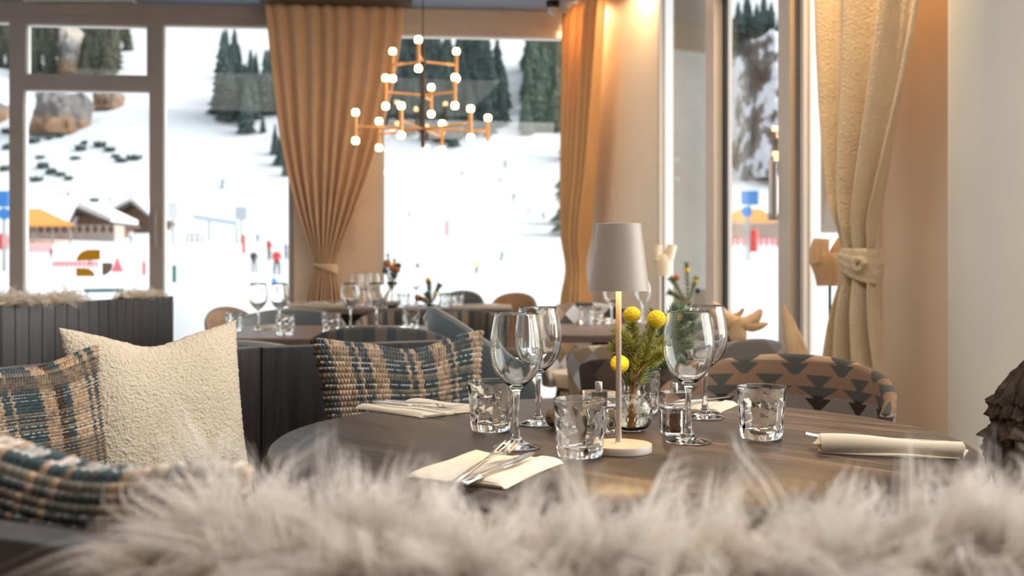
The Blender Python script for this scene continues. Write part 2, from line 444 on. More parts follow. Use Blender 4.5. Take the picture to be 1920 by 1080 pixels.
M['diamond_dark'] = diamond_mat('dark_weave', [L(62, 54, 50), L(48, 44, 42), L(92, 78, 68), L(70, 62, 58)], 0.10, 3)
M['diamond_blue'] = diamond_mat('blue_grey_weave', [L(176, 170, 166), L(140, 140, 146), L(168, 178, 190), L(122, 116, 112)], 0.09, 5)
def stripe_mat(name):
    k = NT(name); uv = k.n('UVMap'); sp = k.n('SeparateXYZ'); k.set(sp, 0, uv.outputs[0])
    f = k.math('FRACT', k.math('DIVIDE', sp.outputs[0], 0.16)); g = k.math('FRACT', k.math('DIVIDE', sp.outputs[1], 0.14))
    c = k.ramp(f, [(0, L(96, 86, 78)), (0.28, L(70, 68, 66)), (0.5, L(128, 110, 94)), (0.72, L(62, 70, 74)), (0.88, L(110, 98, 88))], 'CONSTANT')
    c = k.mix(k.math('MULTIPLY', k.math('GREATER_THAN', g, 0.55), 0.5), c, L(66, 78, 84))
    nz = k.noise(k.coord(), 600, 2)
    return k.done(k.pbsdf(c, 0.95, 0, k.bump(nz, 0.5, 0.002), 0.15))
M['stripe'] = stripe_mat('plaid_chair_cloth')

# outdoors
def snow_mat():
    k = NT('snow'); co = k.coord()
    nz = k.noise(co, 0.05, 4); n2 = k.noise(co, 0.9, 4)
    c = k.ramp(nz, [(0.35, (0.76, 0.785, 0.82)), (0.65, (0.82, 0.83, 0.845))])
    return k.done(k.pbsdf(c, 0.9, 0, k.bump(n2, 0.15, 0.3), 0.2))
M['snow'] = snow_mat()
def tree_mat(name, col, snow=0.5):
    k = NT(name); ge = k.n('NewGeometry'); sp = k.n('SeparateXYZ'); k.set(sp, 0, ge.outputs['Normal'])
    nz = k.noise(k.coord(), 1.3, 4)
    up = k.math('MULTIPLY', k.math('GREATER_THAN', k.math('ADD', sp.outputs[2], k.math('MULTIPLY', nz, 0.9)), 1.22), snow)
    c = k.ramp(nz, [(0.3, tuple(x * 0.7 for x in col)), (0.7, tuple(x * 1.35 for x in col))])
    c = k.mix(up, c, (0.85, 0.88, 0.92))
    return k.done(k.pbsdf(c, 0.9, 0, None, 0.1))
M['spruce'] = tree_mat('spruce_green', L(74, 88, 84), 0.35)
M['spruce_b'] = tree_mat('spruce_brown_green', L(92, 92, 78), 0.3)
M['spruce_near'] = tree_mat('spruce_grey_green', L(98, 112, 98), 0.2)
M['trunk'] = simple('trunk_brown', L(90, 76, 66), 0.9)
def snowy_rock():
    k = NT('snowy_rock'); nz = k.noise(k.coord('Object', (0.16, 0.16, 0.10)), 1.0, 5, 0.6)
    c = k.ramp(nz, [(0.40, L(78, 80, 80)), (0.50, L(120, 118, 114)), (0.53, (0.74, 0.76, 0.82)), (0.7, (0.8, 0.82, 0.86))])
    return k.done(k.pbsdf(c, 0.95, 0, None, 0.1))
def rock_mat():
    k = NT('rock'); co = k.coord(); sp = k.n('SeparateXYZ'); k.set(sp, 0, co)
    nz = k.noise(k.coord('Object', (0.25, 0.25, 0.06)), 1.0, 5)
    z = k.math('ADD', sp.outputs[2], k.math('MULTIPLY', k.math('SUBTRACT', nz, 0.5), 5.0))
    c = k.ramp(k.math('DIVIDE', z, 14.0), [(0.0, L(132, 104, 84)), (0.24, L(148, 122, 100)), (0.34, L(128, 122, 118)), (0.7, L(136, 132, 132)), (0.9, L(176, 166, 156))])
    c = k.mix(k.math('MULTIPLY', k.math('GREATER_THAN', nz, 0.62), 0.5), c, L(96, 90, 88))
    return k.done(k.pbsdf(c, 0.95, 0, k.bump(nz, 0.5, 0.8), 0.1))
M['rock'] = rock_mat()
M['rock_snow'] = snowy_rock()
M['concrete'] = simple('outdoor_concrete', L(112, 103, 90), 0.85, var=0.1, vscale=4, bump=(20, 0.3, 0.01))
M['chalet'] = simple('chalet_timber', L(118, 88, 70), 0.85, var=0.2, vscale=0.8)
M['chalet_dark'] = simple('chalet_dark_timber', L(84, 68, 62), 0.85, var=0.15, vscale=0.8)
M['chalet_wall'] = simple('chalet_wall', L(170, 156, 148), 0.85, var=0.1, vscale=1)
M['orange'] = simple('canopy_orange', L(250, 166, 84), 0.7)
M['blue_sign'] = simple('sign_blue', L(44, 128, 204), 0.5)
M['red'] = simple('piste_red', L(214, 58, 58), 0.6)
M['red_pale'] = simple('net_red', L(226, 120, 130), 0.7)
M['grey_board'] = simple('board_grey', L(188, 196, 204), 0.6)
M['pale_board'] = simple('board_pale', L(222, 224, 224), 0.6)
M['deep_green'] = simple('pad_green', L(30, 92, 86), 0.6)
M['grey_blue'] = simple('bar_grey_blue', L(186, 198, 214), 0.6)
M['post_grey'] = simple('post_grey', L(150, 150, 150), 0.6)
M['taupe_ext'] = simple('panel_taupe', L(150, 132, 116), 0.8, var=0.05)
M['sticker_yellow'] = simple('sticker_yellow', L(232, 168, 10), 0.5)
M['sticker_grey'] = simple('sticker_taupe', L(158, 148, 138), 0.5)
M['skin'] = simple('skin', L(214, 170, 146), 0.6)
for nm, c in dict(navy=(44, 54, 78), black=(36, 38, 42), red=(206, 52, 56), blue=(58, 130, 196), yellow=(226, 206, 60), grey=(110, 116, 122), teal=(60, 120, 124), violet=(122, 110, 160), white=(226, 226, 228)).items():
    M['cl_' + nm] = simple('ski_wear_' + nm, L(*c), 0.7)
# ================================================================== the room
ZC = 2.865                                                     # ceiling height
class Wall:                                                    # plan line with a basis: u along, n into the room
    def __init__(s, p, q):
        s.o = Vector((p[0], p[1], 0)); d = Vector((q[0]-p[0], q[1]-p[1], 0)); s.len = d.length
        s.u = d.normalized(); s.n = Vector((s.u.y, -s.u.x, 0))
        s.M = basis(s.o, s.u, Vector((0, 0, 1)), s.n)          # local (u, z, n)
    def at(s, px):                                             # u where the sight line of column px meets the wall
        k = (px - 960) / F
        return (k * s.o.y - s.o.x) / (s.u.x - k * s.u.y)
    def pt(s, u, z, n=0): return s.M @ Vector((u, z, n))
    def Y(s, u): return (s.o + s.u * u).y
    def z(s, u, py): return CZ - (py - HZ) * s.Y(u) / F
WB = Wall((-5.2, 8.0585 - 0.09 * 5.2), (0.52, 8.105))          # window wall at the back
WR = Wall((0.52, 8.105), (1.64, 4.22))                         # glazed wall on the right
def wbox(mb, wall, u0, u1, z0, z1, n0, n1, mi=0):
    return mb.box((u0, z0, n0), (u1, z1, n1), mi, wall.M)
def structure(mb, name, mats, label, cat, parent=None):
    o = mb.obj(name, mats, parent); tag(o, label, cat, None, 'structure'); return o

structure(MB().box((-6, -4.2, -0.12), (6, 4.0, 0)).box((-6, 4.0, -0.12), (1.9, 8.35, 0)), 'floor', M['floor'], 'pale oak plank floor under the tables', 'floor')
structure(MB().box((-6, -4.2, ZC), (3.1, 3.7, ZC + 0.2)).add([(x, y, z) for z in (ZC, ZC + 0.2) for x, y in ((-6, 3.7), (2.12, 3.7), (1.86, 4.2), (0.74, 8.15), (0.7, 8.4), (-6, 7.8))], [(5, 4, 3, 2, 1, 0), (6, 7, 8, 9, 10, 11)] + [(i, (i + 1) % 6, 6 + (i + 1) % 6, 6 + i) for i in range(6)]), 'ceiling', M['ceiling'], 'smooth grey ceiling above the windows', 'ceiling')
structure(MB().box((-6.15, -4.2, 0), (-6, 2.6, ZC)), 'wall_left', M['wall_beige'], 'beige plaster wall along the left side', 'wall')
structure(MB().box((-6, -4.35, 0), (6, -4.2, ZC)), 'wall_rear', M['wall_beige'], 'beige plaster wall at the rear of the room', 'wall')

# back window wall: members from the pixel columns where they stand
zt = 2.745                                                     # underside of the head frame
def B(px): return WB.at(px)
UL, UR = 0.0, WB.len
pier = MB(); wbox(pier, WB, B(553), B(706), 0, ZC, -0.25, 0.07)
structure(pier, 'wall_pier', M['wall_tan'], 'tan plaster pier behind the gathered curtain', 'wall')
head = MB(); wbox(head, WB, UL, B(553), zt + 0.03, ZC, -0.1, 0.05); 
structure(head, 'trim_1', M['frame_dark'], 'taupe head frame above the left windows', 'trim')
head = MB(); wbox(head, WB, B(706), B(1098), zt - 0.005, ZC, -0.1, 0.05)
structure(head, 'trim_2', M['frame_light'], 'beige head frame above the wide right window', 'trim')

def frame_ring(mb, wall, u0, u1, z0, z1, w, n0, n1, mi=0, wb=None):
    wb = w if wb is None else wb
    wbox(mb, wall, u0, u0 + w, z0, z1, n0, n1, mi); wbox(mb, wall, u1 - w, u1, z0, z1, n0, n1, mi)
    wbox(mb, wall, u0 + w, u1 - w, z1 - w, z1, n0, n1, mi); wbox(mb, wall, u0 + w, u1 - w, z0, z0 + wb, n0, n1, mi)
def window(name, wall, u0, u1, z0, z1, w, mat, label, n0=-0.06, n1=0.03, lining=0.006):
    r = thing(name, label, 'window', (0, 0, 0), 0, None, 'structure')
    mb = MB(); frame_ring(mb, wall, u0, u1, z0, z1, w, n0, n1)
    mb.obj('window_frame', mat, r)
    li = MB(); frame_ring(li, wall, u0 + w, u1 - w, z0 + w, z1 - w, lining, n0 + 0.005, n1 - 0.03)
    li.obj('glazing_bead', M['ceil_vent'], r)
    g = MB(); wbox(g, wall, u0 + w, u1 - w, z0 + w, z1 - w, -0.022, -0.012)
    g.obj('pane', M['pane'], r)
    return r
window('window_1', WB, UL, B(34), 0.02, zt + 0.03, 0.05, M['frame_dark'], 'far left full height window at the edge of view')
w2 = window('window_2', WB, B(34), B(294), 0.02, B and WB.z(B(160), 158), 0.045, M['frame_dark'], 'tall window below the transom beside the left mullion')
w3 = window('window_3', WB, B(34), B(294), WB.z(B(160), 158), zt + 0.03, 0.062, M['frame_dark'], 'small tilting top window above the transom')
w4 = window('window_4', WB, B(294), B(556), 0.02, zt + 0.03, 0.05, M['frame_dark'], 'wide window between left mullion and gathered curtain')
w5 = window('window_5', WB, B(703), B(1098), 0.02, zt, 0.062, M['frame_light'], 'widest window right of the curtain facing the ski slope')
h = MB()
uh = B(293); zh = WB.z(uh, 410)
wbox(h, WB, uh - 0.012, uh + 0.018, zh - 0.07, zh + 0.07, 0.03, 0.045); wbox(h, WB, uh - 0.006, uh + 0.012, zh - 0.20, zh + 0.03, 0.045, 0.065)
bevel(h.obj('window_handle', M['frame_dark'], w2), 0.004)
for px in (58, 262):                                           # drain caps on the transom
    c = MB(); u = B(px); z = WB.z(u, 154); wbox(c, WB, u - 0.035, u + 0.035, z - 0.008, z + 0.008, 0.03, 0.036)
    bevel(c.obj('hinge_cap', M['frame_dark'], w3), 0.002)

# right glazed wall
def R(px): return WR.at(px)
p = MB(); wbox(p, WR, 0.0, R(1242), 0, ZC, -0.06, 0.02)
structure(p, 'wall_right', M['wall_cream'], 'narrow warm lit wall beside the corner curtain', 'wall')
r6 = window('window_6', WR, R(1241), R(1338), 0.02, ZC - 0.02, 0.035, M['frame_light'], 'narrow fixed window onto the outdoor concrete pillar')
zd = WR.z(R(1350), -8)
r7 = thing('door_1', 'glazed balcony door with black gasket and long handle', 'door', (0, 0, 0), 0, None, 'structure')
mb = MB(); u0, u1 = R(1338), R(1499)
wbox(mb, WR, u0, R(1351), 0.02, zd + 0.08, -0.07, 0.04); wbox(mb, WR, R(1476), u1, 0.02, zd + 0.08, -0.05, 0.05)
wbox(mb, WR, R(1351), R(1476), zd, zd + 0.08, -0.06, 0.04); wbox(mb, WR, R(1351), R(1476), 0.02, 0.14, -0.06, 0.04)
bevel(mb.obj('door_frame', M['frame_light'], r7), 0.004)
mb = MB(); wbox(mb, WR, R(1351), R(1356), 0.14, zd, -0.03, -0.012); wbox(mb, WR, R(1499), R(1509), 0.02, ZC, -0.03, 0.0)
mb.obj('gasket', M['gasket'], r7)
g = MB(); wbox(g, WR, R(1356), R(1476), 0.14, zd, -0.03, -0.018); g.obj('pane', M['pane'], r7)
hm = MB(); uh = R(1469); z0, z1 = WR.z(uh, 408), WR.z(uh, 302)
wbox(hm, WR, uh - 0.012, uh + 0.02, z0, z1, 0.045, 0.075); wbox(hm, WR, uh - 0.03, uh - 0.012, z0 + 0.01, z0 + 0.20, 0.02, 0.05)
wbox(hm, WR, uh + 0.0, uh + 0.015, z1 - 0.03, z1 + 0.0, 0.0, 0.06); wbox(hm, WR, uh - 0.008, uh + 0.015, z0 - 0.015, z0 + 0.02, 0.0, 0.085)
bevel(hm.obj('door_handle', M['steel_brushed'], r7), 0.004)
trm = MB(); wbox(trm, WR, R(1338), R(1499), zd + 0.08, ZC, -0.1, 0.04)
structure(trm, 'trim_3', M['frame_light'], 'beige panel over the balcony door', 'trim')
r8 = window('window_7', WR, R(1511), R(1652), 0.02, ZC - 0.02, 0.03, M['frame_light'], 'fixed window half hidden by the nubby cream curtain')
p = MB(); wbox(p, WR, R(1650), R(1800), 0, ZC, -0.2, 0.0)
structure(p, 'wall_recess', M['wall_tan'], 'warm lit taupe wall between cream curtain and pillar', 'wall')
# round plaster column in front of it
cY = 3.9; cr = 0.30; cX = XP(1777, cY) + cr * 1.075
V, Fc = lathe([(cr, 0), (cr, ZC)], 96)
o = mesh('column', V, Fc, M['column'], None, True); o.location = (cX, cY, 0); tag(o, 'smooth pale grey round pillar right of the curtain', 'pillar', None, 'structure')
# glazing continuing beyond the pillar on the right
WR2 = Wall((2.10, 2.9), (2.95, -4.0))
p = MB(); ws_ = Wall((2.0, 3.75), (2.10, 2.9)); wbox(p, ws_, 0, ws_.len, 0, ZC, -0.2, 0.0)
structure(p, 'wall_side', M['wall_tan'], 'short tan wall on the right beyond the round pillar', 'wall')
window('window_8', WR2, 0.0, WR2.len, 0.02, ZC - 0.02, 0.06, M['frame_light'], 'long window wall on the right beyond the pillar')

WL = Wall((-6.0, 2.6), (-6.0, 7.6))
window('window_9', WL, 0.0, WL.len, 0.02, ZC - 0.02, 0.06, M['frame_dark'], 'long side window wall at the far left of the room')
# ceiling fittings
yv = 7.705
v = thing('ceiling_vent', 'long pale ventilation grille set in grey ceiling', 'vent', (XP(150, yv), yv, ZC))
MB().box((-0.38, -0.035, -0.008), (0.38, 0.035, 0.0)).obj('grille_frame', M['ceil_vent'], v)
MB().box((-0.36, -0.012, -0.011), (0.36, -0.008, -0.006)).box((-0.36, 0.008, -0.011), (0.36, 0.012, -0.006)).obj('grille_slot', M['gasket'], v)
pw = WB.pt((B(500) + B(768)) / 2, ZC, 0.24)
cs = MB().box((-0.52, -0.10, -0.012), (0.52, 0.10, 0.0)).obj('curtain_track', M['ceil_slot']); cs.location = pw
cs.rotation_euler.z = math.atan2(WB.u.y, WB.u.x); tag(cs, 'brown curtain track set in the ceiling over the gathered curtain', 'curtain rail')
yv = 7.72
cam = thing('dome_camera', 'small dome security camera on ceiling above wide window', 'camera', (XP(1037, yv), yv, ZC))
MB().lathe([(0, 0), (0.045, 0), (0.048, -0.02), (0.04, -0.045), (0, -0.045)], 24).obj('ceiling_mount', M['black_metal'], cam, True, 40)
MB().lathe([(0.036, -0.045), (0.037, -0.06), (0.030, -0.082), (0.015, -0.096), (0, -0.1)], 24).obj('dome_cover', M['grey_board'], cam, True)

# ------------------------------------------------------------------ curtains
def curtain(name, label, p0, p1, zs, width, centre, nfold, amp, mat, n_out, zk, group=None, res=(260, 90), tie=True, seed=0, tie_px=0.07, knot=None):
    """cloth between plan points p0..p1 at the top; width(z), centre(z) give span and middle along the wall; zs = (z_bottom, z_top)"""
    r = thing(name, label, 'curtain', (0, 0, 0), 0, group)
    d = Vector((p1[0]-p0[0], p1[1]-p0[1], 0)); Lg = d.length; u = d.normalized(); nn = Vector(n_out).normalized()
    nu, nz = res
    rg = random.Random(seed)
    ph = [rg.uniform(-0.5, 0.5) for _ in range(nfold + 1)]
    V = np.zeros((nu, nz, 3)); UVs = np.zeros((nu, nz, 2))
    for j in range(nz):
        t = j / (nz - 1); z = zs[0] + (zs[1] - zs[0]) * t
        wdt, c = width(z), centre(z)
        sq = wdt / Lg
        near = math.exp(-((z - zk) / 0.16) ** 2)
        for i in range(nu):
            s = i / (nu - 1)
            ss = s + 0.012 * math.sin(2 * PI * s * 2.3 + seed + z)
            th = 2 * PI * nfold * ss
            a = amp * (0.55 + 0.75 * (1 - sq)) * (1 - 0.55 * near)
            top = smooth01((zs[1] - z) / 0.12)
            fold = math.cos(th) + 0.35 * math.cos(2 * th + 0.6) * top + 0.25 * top * math.sin(th * 0.5 + ph[int(ss * nfold) % nfold])
            bulge = 0.05 * math.sin(PI * s) * (1 - sq)
            x = c + (s - 0.5) * wdt + 0.10 * wdt / nfold * math.sin(th * 1.0 + 0.8)
            P = Vector((p0[0], p0[1], 0)) + u * x + nn * (a * fold + bulge + 0.02)
            V[i, j] = (P.x, P.y, z); UVs[i, j] = (s, t)
    o = mesh('curtain_panel', V.reshape(-1, 3), grid_faces(nu, nz).tolist() if nu * nz < 20000 else grid_faces(nu, nz), mat, r, True, None, UVs.reshape(-1, 2))
    sm = o.modifiers.new('thick', 'SOLIDIFY'); sm.thickness = 0.004; sm.offset = 0
    if tie:
        wk, ck = width(zk), centre(zk)
        C0 = Vector((p0[0], p0[1], 0)) + u * ck + nn * 0.03
        rows = 16; n = 56; Vt = []; 
        for b in range(rows):
            t = b / (rows - 1)
            for i in range(n):
                an = 2 * PI * i / n
                puff = 1 + 0.10 * math.sin(PI * t) + 0.022 * math.sin(t * 21 + 2 * math.cos(an))
                px = math.cos(an) * (wk / 2 + 0.006) * puff; py = math.sin(an) * (amp * 0.75 + 0.030) * puff
                zz = zk + (t - 0.5) * tie_px - 0.035 * math.cos(an) * (0.5 - t) - 0.02 * math.cos(an)
                P = C0 + u * px + nn * py; Vt.append((P.x, P.y, zz))
        Ft = [(b*n+i, b*n+(i+1) % n, (b+1)*n+(i+1) % n, (b+1)*n+i) for b in range(rows-1) for i in range(n)]
        o2 = mesh('tieback', Vt, Ft, mat, r, True); sm = o2.modifiers.new('thick', 'SOLIDIFY'); sm.thickness = 0.006
        if knot:
            K = C0 + u * knot[0] + nn * knot[1]; K.z = zk + knot[2]
            pts = [(K + u * (kr * math.cos(a)) + nn * (0.010 * math.sin(a * 0.5)) + Vector((0, 0, kr * math.sin(a)))) for a, kr in [(q * 0.35, 0.030 - 0.0011 * q) for q in range(26)]]
            MB().tube(pts, [0.013 - 0.0002 * q for q in range(26)], 10).obj('knot', mat, r, True)
    return r
# gathered curtain in front of the pier
d0 = WB.pt(B(503), 0, 0.16); d1 = WB.pt(B(760), 0, 0.16); ww = (d1 - d0).length
def pxw(px0, px1, Y=7.75): return (px1 - px0) * Y / F
zk1 = CZ + 0.0
def interp_px(tab):                                            # rows: (py, px_left, px_right) -> width(z), centre(z)
    def mk(Y, x0):
        zs_ = [CZ - (py - HZ) * Y / F for py, a, b in tab][::-1]
        wd = [(b - a) * Y / F for py, a, b in tab][::-1]; ce = [((a + b) / 2 - x0) * Y / F for py, a, b in tab][::-1]
        return (lambda z: float(np.interp(z, zs_, wd))), (lambda z: float(np.interp(z, zs_, ce)))
    return mk
wf, cf = interp_px([(12, 503, 760), (60, 508, 756), (150, 518, 742), (250, 530, 718), (330, 546, 694), (400, 566, 668), (450, 582, 648), (485, 594, 634), (505, 594, 634), (540, 584, 640), (600, 574, 648), (760, 566, 656)])(7.72, 503)
curtain('gathered_curtain', 'warm beige pleated curtain gathered by a tie before the pier', d0, d1, (0.03, ZC - 0.02), wf, cf, 9, 0.032, M['curtain'], WB.n, CZ + 0.0, None, (300, 90), True, 3, 0.032)
# corner curtain on the narrow right wall
e0 = WR.pt(R(1098) if False else 0.06, 0, 0.14); e1 = WR.pt(1.0, 0, 0.14)
def wc(z): return float(np.interp(z, [0.05, 0.6, 0.98, 1.1, 1.7, 2.2, 2.85], [0.60, 0.5, 0.32, 0.32, 0.56, 0.66, 0.80]))
def cc2(z): return float(np.interp(z, [0.05, 0.6, 0.98, 1.1, 1.7, 2.2, 2.85], [0.30, 0.28, 0.24, 0.24, 0.30, 0.34, 0.40]))
curtain('corner_curtain', 'golden lit curtain hanging in the corner behind the lamp', e0, e1, (0.03, ZC - 0.02), wc, cc2, 6, 0.050, M['curtain_gold'], WR.n, 1.02, None, (220, 80), False, 5)
# nubby cream curtain nearest on the right
Yc = 4.62
f0 = Vector((XP(1545, 4.62), 4.62, 0)); f1 = Vector((XP(1752, 4.10), 4.10, 0))
wf3, cf3 = interp_px([(-260, 1538, 1790), (0, 1545, 1752), (100, 1551, 1735), (200, 1560, 1715), (300, 1572, 1693), (370, 1583, 1677), (430, 1600, 1660), (475, 1605, 1655), (505, 1603, 1655), (520, 1602, 1657), (600, 1586, 1668), (700, 1566, 1680), (790, 1554, 1692), (980, 1540, 1700)])(Yc, 1545)
kk_ = (f1 - f0).length / wf3(CZ + 500 * Yc / F)
wfn = lambda z: wf3(z) * kk_
cfn = lambda z: cf3(z) * kk_
curtain('nubby_curtain', 'thick nubby cream curtain knotted at its middle on the right', f0, f1, (0.03, ZC - 0.02), wfn, cfn, 3, 0.055, M['curtain_boucle'], Vector((-(f1 - f0).y * -1, -(f1 - f0).x, 0)).normalized() if False else Vector((f1.y - f0.y, f0.x - f1.x, 0)), CZ + 0.02, None, (320, 160), True, 9, 0.10, (0.075, 0.075, -0.015))
# ================================================================== the round table in front
TC = Vector((0.174, 1.872, 0)); TR = 0.579
ZT = 0.75
tb = thing('round_table', 'large round dark wood table in the foreground booth', 'table', TC)
V, Fc = lathe([(0, ZT - 0.026), (0.562, ZT - 0.026), (0.568, ZT - 0.020), (0.5695, ZT - 0.012), (0.568, ZT - 0.004), (0.563, ZT), (0.3, ZT), (0, ZT)], 160)
mesh('tabletop', V, Fc, M['table_wood'], tb, True, None, None, 40)
V, Fc = lathe([(0.548, ZT - 0.028), (0.569, ZT - 0.0255), (0.576, ZT - 0.020), (0.579, ZT - 0.028), (0.579, ZT - 0.034), (0.5745, ZT - 0.040), (0.5745, ZT - 0.075), (0.55, ZT - 0.078), (0.0, ZT - 0.078)], 160)
mesh('edge_moulding', V, Fc, M['table_edge'], tb, True, None, None, 40)
MB().lathe([(0, 0.0), (0.34, 0.0), (0.34, 0.012), (0.30, 0.022), (0.06, 0.03), (0.05, 0.06), (0.05, 0.64), (0.16, 0.672), (0, 0.672)], 48).obj('pedestal', M['bronze_base'], tb, True, 40)

# ------------------------------------------------------------------ glassware
WG_OUT = [(0, 0.0), (0.030, 0.0), (0.0362, 0.0006), (0.0370, 0.0016), (0.0355, 0.0028), (0.026, 0.0052), (0.016, 0.0085), (0.0095, 0.0135), (0.0064, 0.021), (0.0050, 0.034), (0.0044, 0.052), (0.0045, 0.070), (0.0052, 0.082), (0.0066, 0.0895), (0.0100, 0.0945), (0.0175, 0.1005), (0.0265, 0.1090), (0.0345, 0.1205), (0.0395, 0.1340), (0.0422, 0.1500), (0.0421, 0.1650), (0.0402, 0.1810), (0.0372, 0.1970), (0.0345, 0.2108)]
WG_IN = [(0.0341, 0.2123), (0.0335, 0.2112), (0.0362, 0.1970), (0.0391, 0.1810), (0.0410, 0.1650), (0.0411, 0.1500), (0.0384, 0.1345), (0.0333, 0.1218), (0.0252, 0.1105), (0.0150, 0.1020), (0.006, 0.0985), (0, 0.0978)]
def resample(prof, k=4):
    P = catmull([(r, z, 0) for r, z in prof], k)
    return [(max(p.x, 0) if abs(p.x) > 1e-5 else 0, p.y) for p in P]
def wine_glass(label, p, seg=64, group=None, scale=1.0):
    p = Vector(p) + Vector((0, 0, 0.0006))
    r = thing('wine_glass', label, 'wine glass', p, RND.uniform(0, 3), group)
    prof = resample(WG_OUT[1:], 3 if seg > 40 else 1) + resample(WG_IN, 3 if seg > 40 else 1)
    prof = [(0, 0.0)] + [q for q in prof if q[0] > 1e-6] + [(0, 0.0978)]
    # bowl and foot are separate meshes that meet inside the stem
    cut = next(i for i, q in enumerate(prof) if q[1] > 0.0890)
    V, Fc = lathe(prof, seg)
    for nm, test in (('bowl', lambda z, f: z >= 0.0895), ('stem', lambda z, f: 0.0135 <= z < 0.0895), ('foot', lambda z, f: z < 0.0135)):
        fs = [f for f in Fc if test(sum(V[i][2] for i in f) / len(f), f)]
        ids = sorted({i for f in fs for i in f}); mp = {a: b for b, a in enumerate(ids)}
        mesh(nm, [V[i] for i in ids], [tuple(mp[i] for i in f) for f in fs], M['glass'], r, True)
    r.scale = (scale,) * 3
    return r
def tumbler(label, p, seg=12, group=None, rot=None, detail=True):
    p = Vector(p) + Vector((0, 0, 0.0006))
    r = thing('tumbler', label, 'water glass', p, RND.uniform(0, 3) if rot is None else rot, group)
    H, rb, rt = 0.0875, 0.0330, 0.0408
    n = 48
    out = [(0, 0.0012), (0.025, 0.0010), (0.0300, 0.0), (0.0325, 0.0012), (0.0342, 0.005), (0.0352, 0.012)] + [(0.0352 + (rt - 0.0352) * ((z - 0.012) / (H - 0.012)) ** 0.85, z) for z in np.linspace(0.02, H - 0.002, 9)] + [(rt + 0.0001, H - 0.0008), (rt - 0.0010, H), (rt - 0.0019, H - 0.0010)]
    V, Fc = lathe(out, n)
    V = [list(v) for v in V]
    base = len(V) - n
    # diamond-faceted inner wall: rows of vertices alternately in and out
    m = 16; rows = 6; n = 48; rj = random.Random(int(abs(p[0]) * 1e4))
    z_in = np.linspace(H - 0.016, 0.0175, rows)
    prev = list(range(base, base + n))
    ro = lambda z: 0.0352 + (rt - 0.0352) * (max(z - 0.012, 0) / (H - 0.012)) ** 0.85
    R0 = []
    for i in range(m):
        a = 2 * PI * i / m; rr = ro(H - 0.010) - 0.0022
        R0.append(len(V)); V.append([rr * math.cos(a), rr * math.sin(a), H - 0.010])
    for i in range(m):
        q0 = [prev[(3*i + e) % n] for e in range(4)]
        Fc.append((q0[0], q0[1], R0[i])); Fc.append((q0[1], q0[2], R0[(i+1) % m], R0[i])); Fc.append((q0[2], q0[3], R0[(i+1) % m]))
    for k in range(rows):
        z = z_in[k]; ring = []
        for i in range(m):
            a = 2 * PI * (i + rj.uniform(-0.12, 0.12)) / m
            rr = ro(z) - (0.0041 if (i + k) % 2 == 0 else 0.0025) + rj.uniform(-0.0002, 0.0002)     # ridge crossings stand in, diamond centres lie back
            ring.append(len(V)); V.append([rr * math.cos(a), rr * math.sin(a), z + rj.uniform(-0.0012, 0.0012)])
        for i in range(m):
            j = (i + 1) % m
            if k == 0: Fc.append((R0[i], R0[j], ring[j], ring[i]))
            elif (i + k) % 2 == 0: Fc.append((R0[i], R0[j], ring[i])); Fc.append((R0[j], ring[j], ring[i]))
            else: Fc.append((R0[i], ring[j], ring[i])); Fc.append((R0[i], R0[j], ring[j]))
        R0 = ring
    c = len(V); V.append([0, 0, 0.0135])
    for i in range(m): Fc.append((R0[i], R0[(i+1) % m], c))
    o = mesh('glass_body', V, [tuple(int(q) for q in f) for f in Fc], M['glass'], r, True, None, None, 24)
    return r
def at(px, py, z=ZT): return T(px, py, z)
G = 'wine glasses on the round table'; GT = 'faceted tumblers on the round table'
wine_glass('stemmed wine glass at front left, its foot touching the fork tines', at(968.5, 840), 72, G)
wine_glass('stemmed wine glass standing behind the front left wine glass', at(1009, 796), 72, G)
wine_glass('stemmed wine glass in front of the pine sprigs beside pepper mill', at(1291, 829.5), 72, G)
wine_glass('stemmed wine glass behind the pepper mill near patterned chair', at(1321.5, 784), 72, G)
tumbler('faceted water tumbler nearest the viewer, left of the lamp base', at(1087.5, 856), 12, GT, 0.2)
tumbler('faceted water tumbler between back left napkin and front left wine glass', at(920.5, 808), 12, GT, 0.9)
tumbler('faceted water tumbler standing alone right of the wine glasses', at(1428, 822.5), 12, GT, 0.5)
tumbler('faceted water tumbler partly hidden behind the round bulb vase', at(1200, 776), 12, GT, 0.1)

# ------------------------------------------------------------------ cordless table lamp
lp = T(1160, 832, 0.762); lp.z = ZT
lamp = thing('table_lamp', 'slim taupe cordless table lamp with tapered shade, lit', 'lamp', lp)
V, Fc = lathe([(0, 0), (0.0505, 0), (0.0515, 0.0010), (0.0515, 0.0112), (0.0505, 0.0125), (0.020, 0.0125), (0.0078, 0.0128), (0.0056, 0.0145), (0.0048, 0.018), (0.0046, 0.03), (0, 0.03)], 96)
mesh('lamp_base', V, Fc, M['lamp_paint'], lamp, True, None, None, 40)
V, Fc = lathe([(0, 0.028), (0.0043, 0.028), (0.0043, 0.335), (0, 0.335)], 24)
mesh('lamp_stem', V, Fc, M['lamp_paint'], lamp, True, None, None, 40)
zb, ztp = 0.2485, 0.3525; rb_, rt_ = 0.0472, 0.0346
V, Fc = lathe([(rb_, zb), (rt_, ztp - 0.0006), (rt_ - 0.001, ztp), (0, ztp), (0, ztp - 0.002), (rt_ - 0.0016, ztp - 0.002), (rb_ - 0.0014, zb), (rb_, zb)], 96)
mesh('lamp_shade', V, Fc, M['lamp_paint'], lamp, True, None, None, 40)
V, Fc = lathe([(0.006, 0.318), (0.030, 0.318), (0.030, 0.324), (0.006, 0.324), (0.006, 0.318)], 48)
mesh('led_ring', V, Fc, M['lamp_led'], lamp, True, None, None, 40)

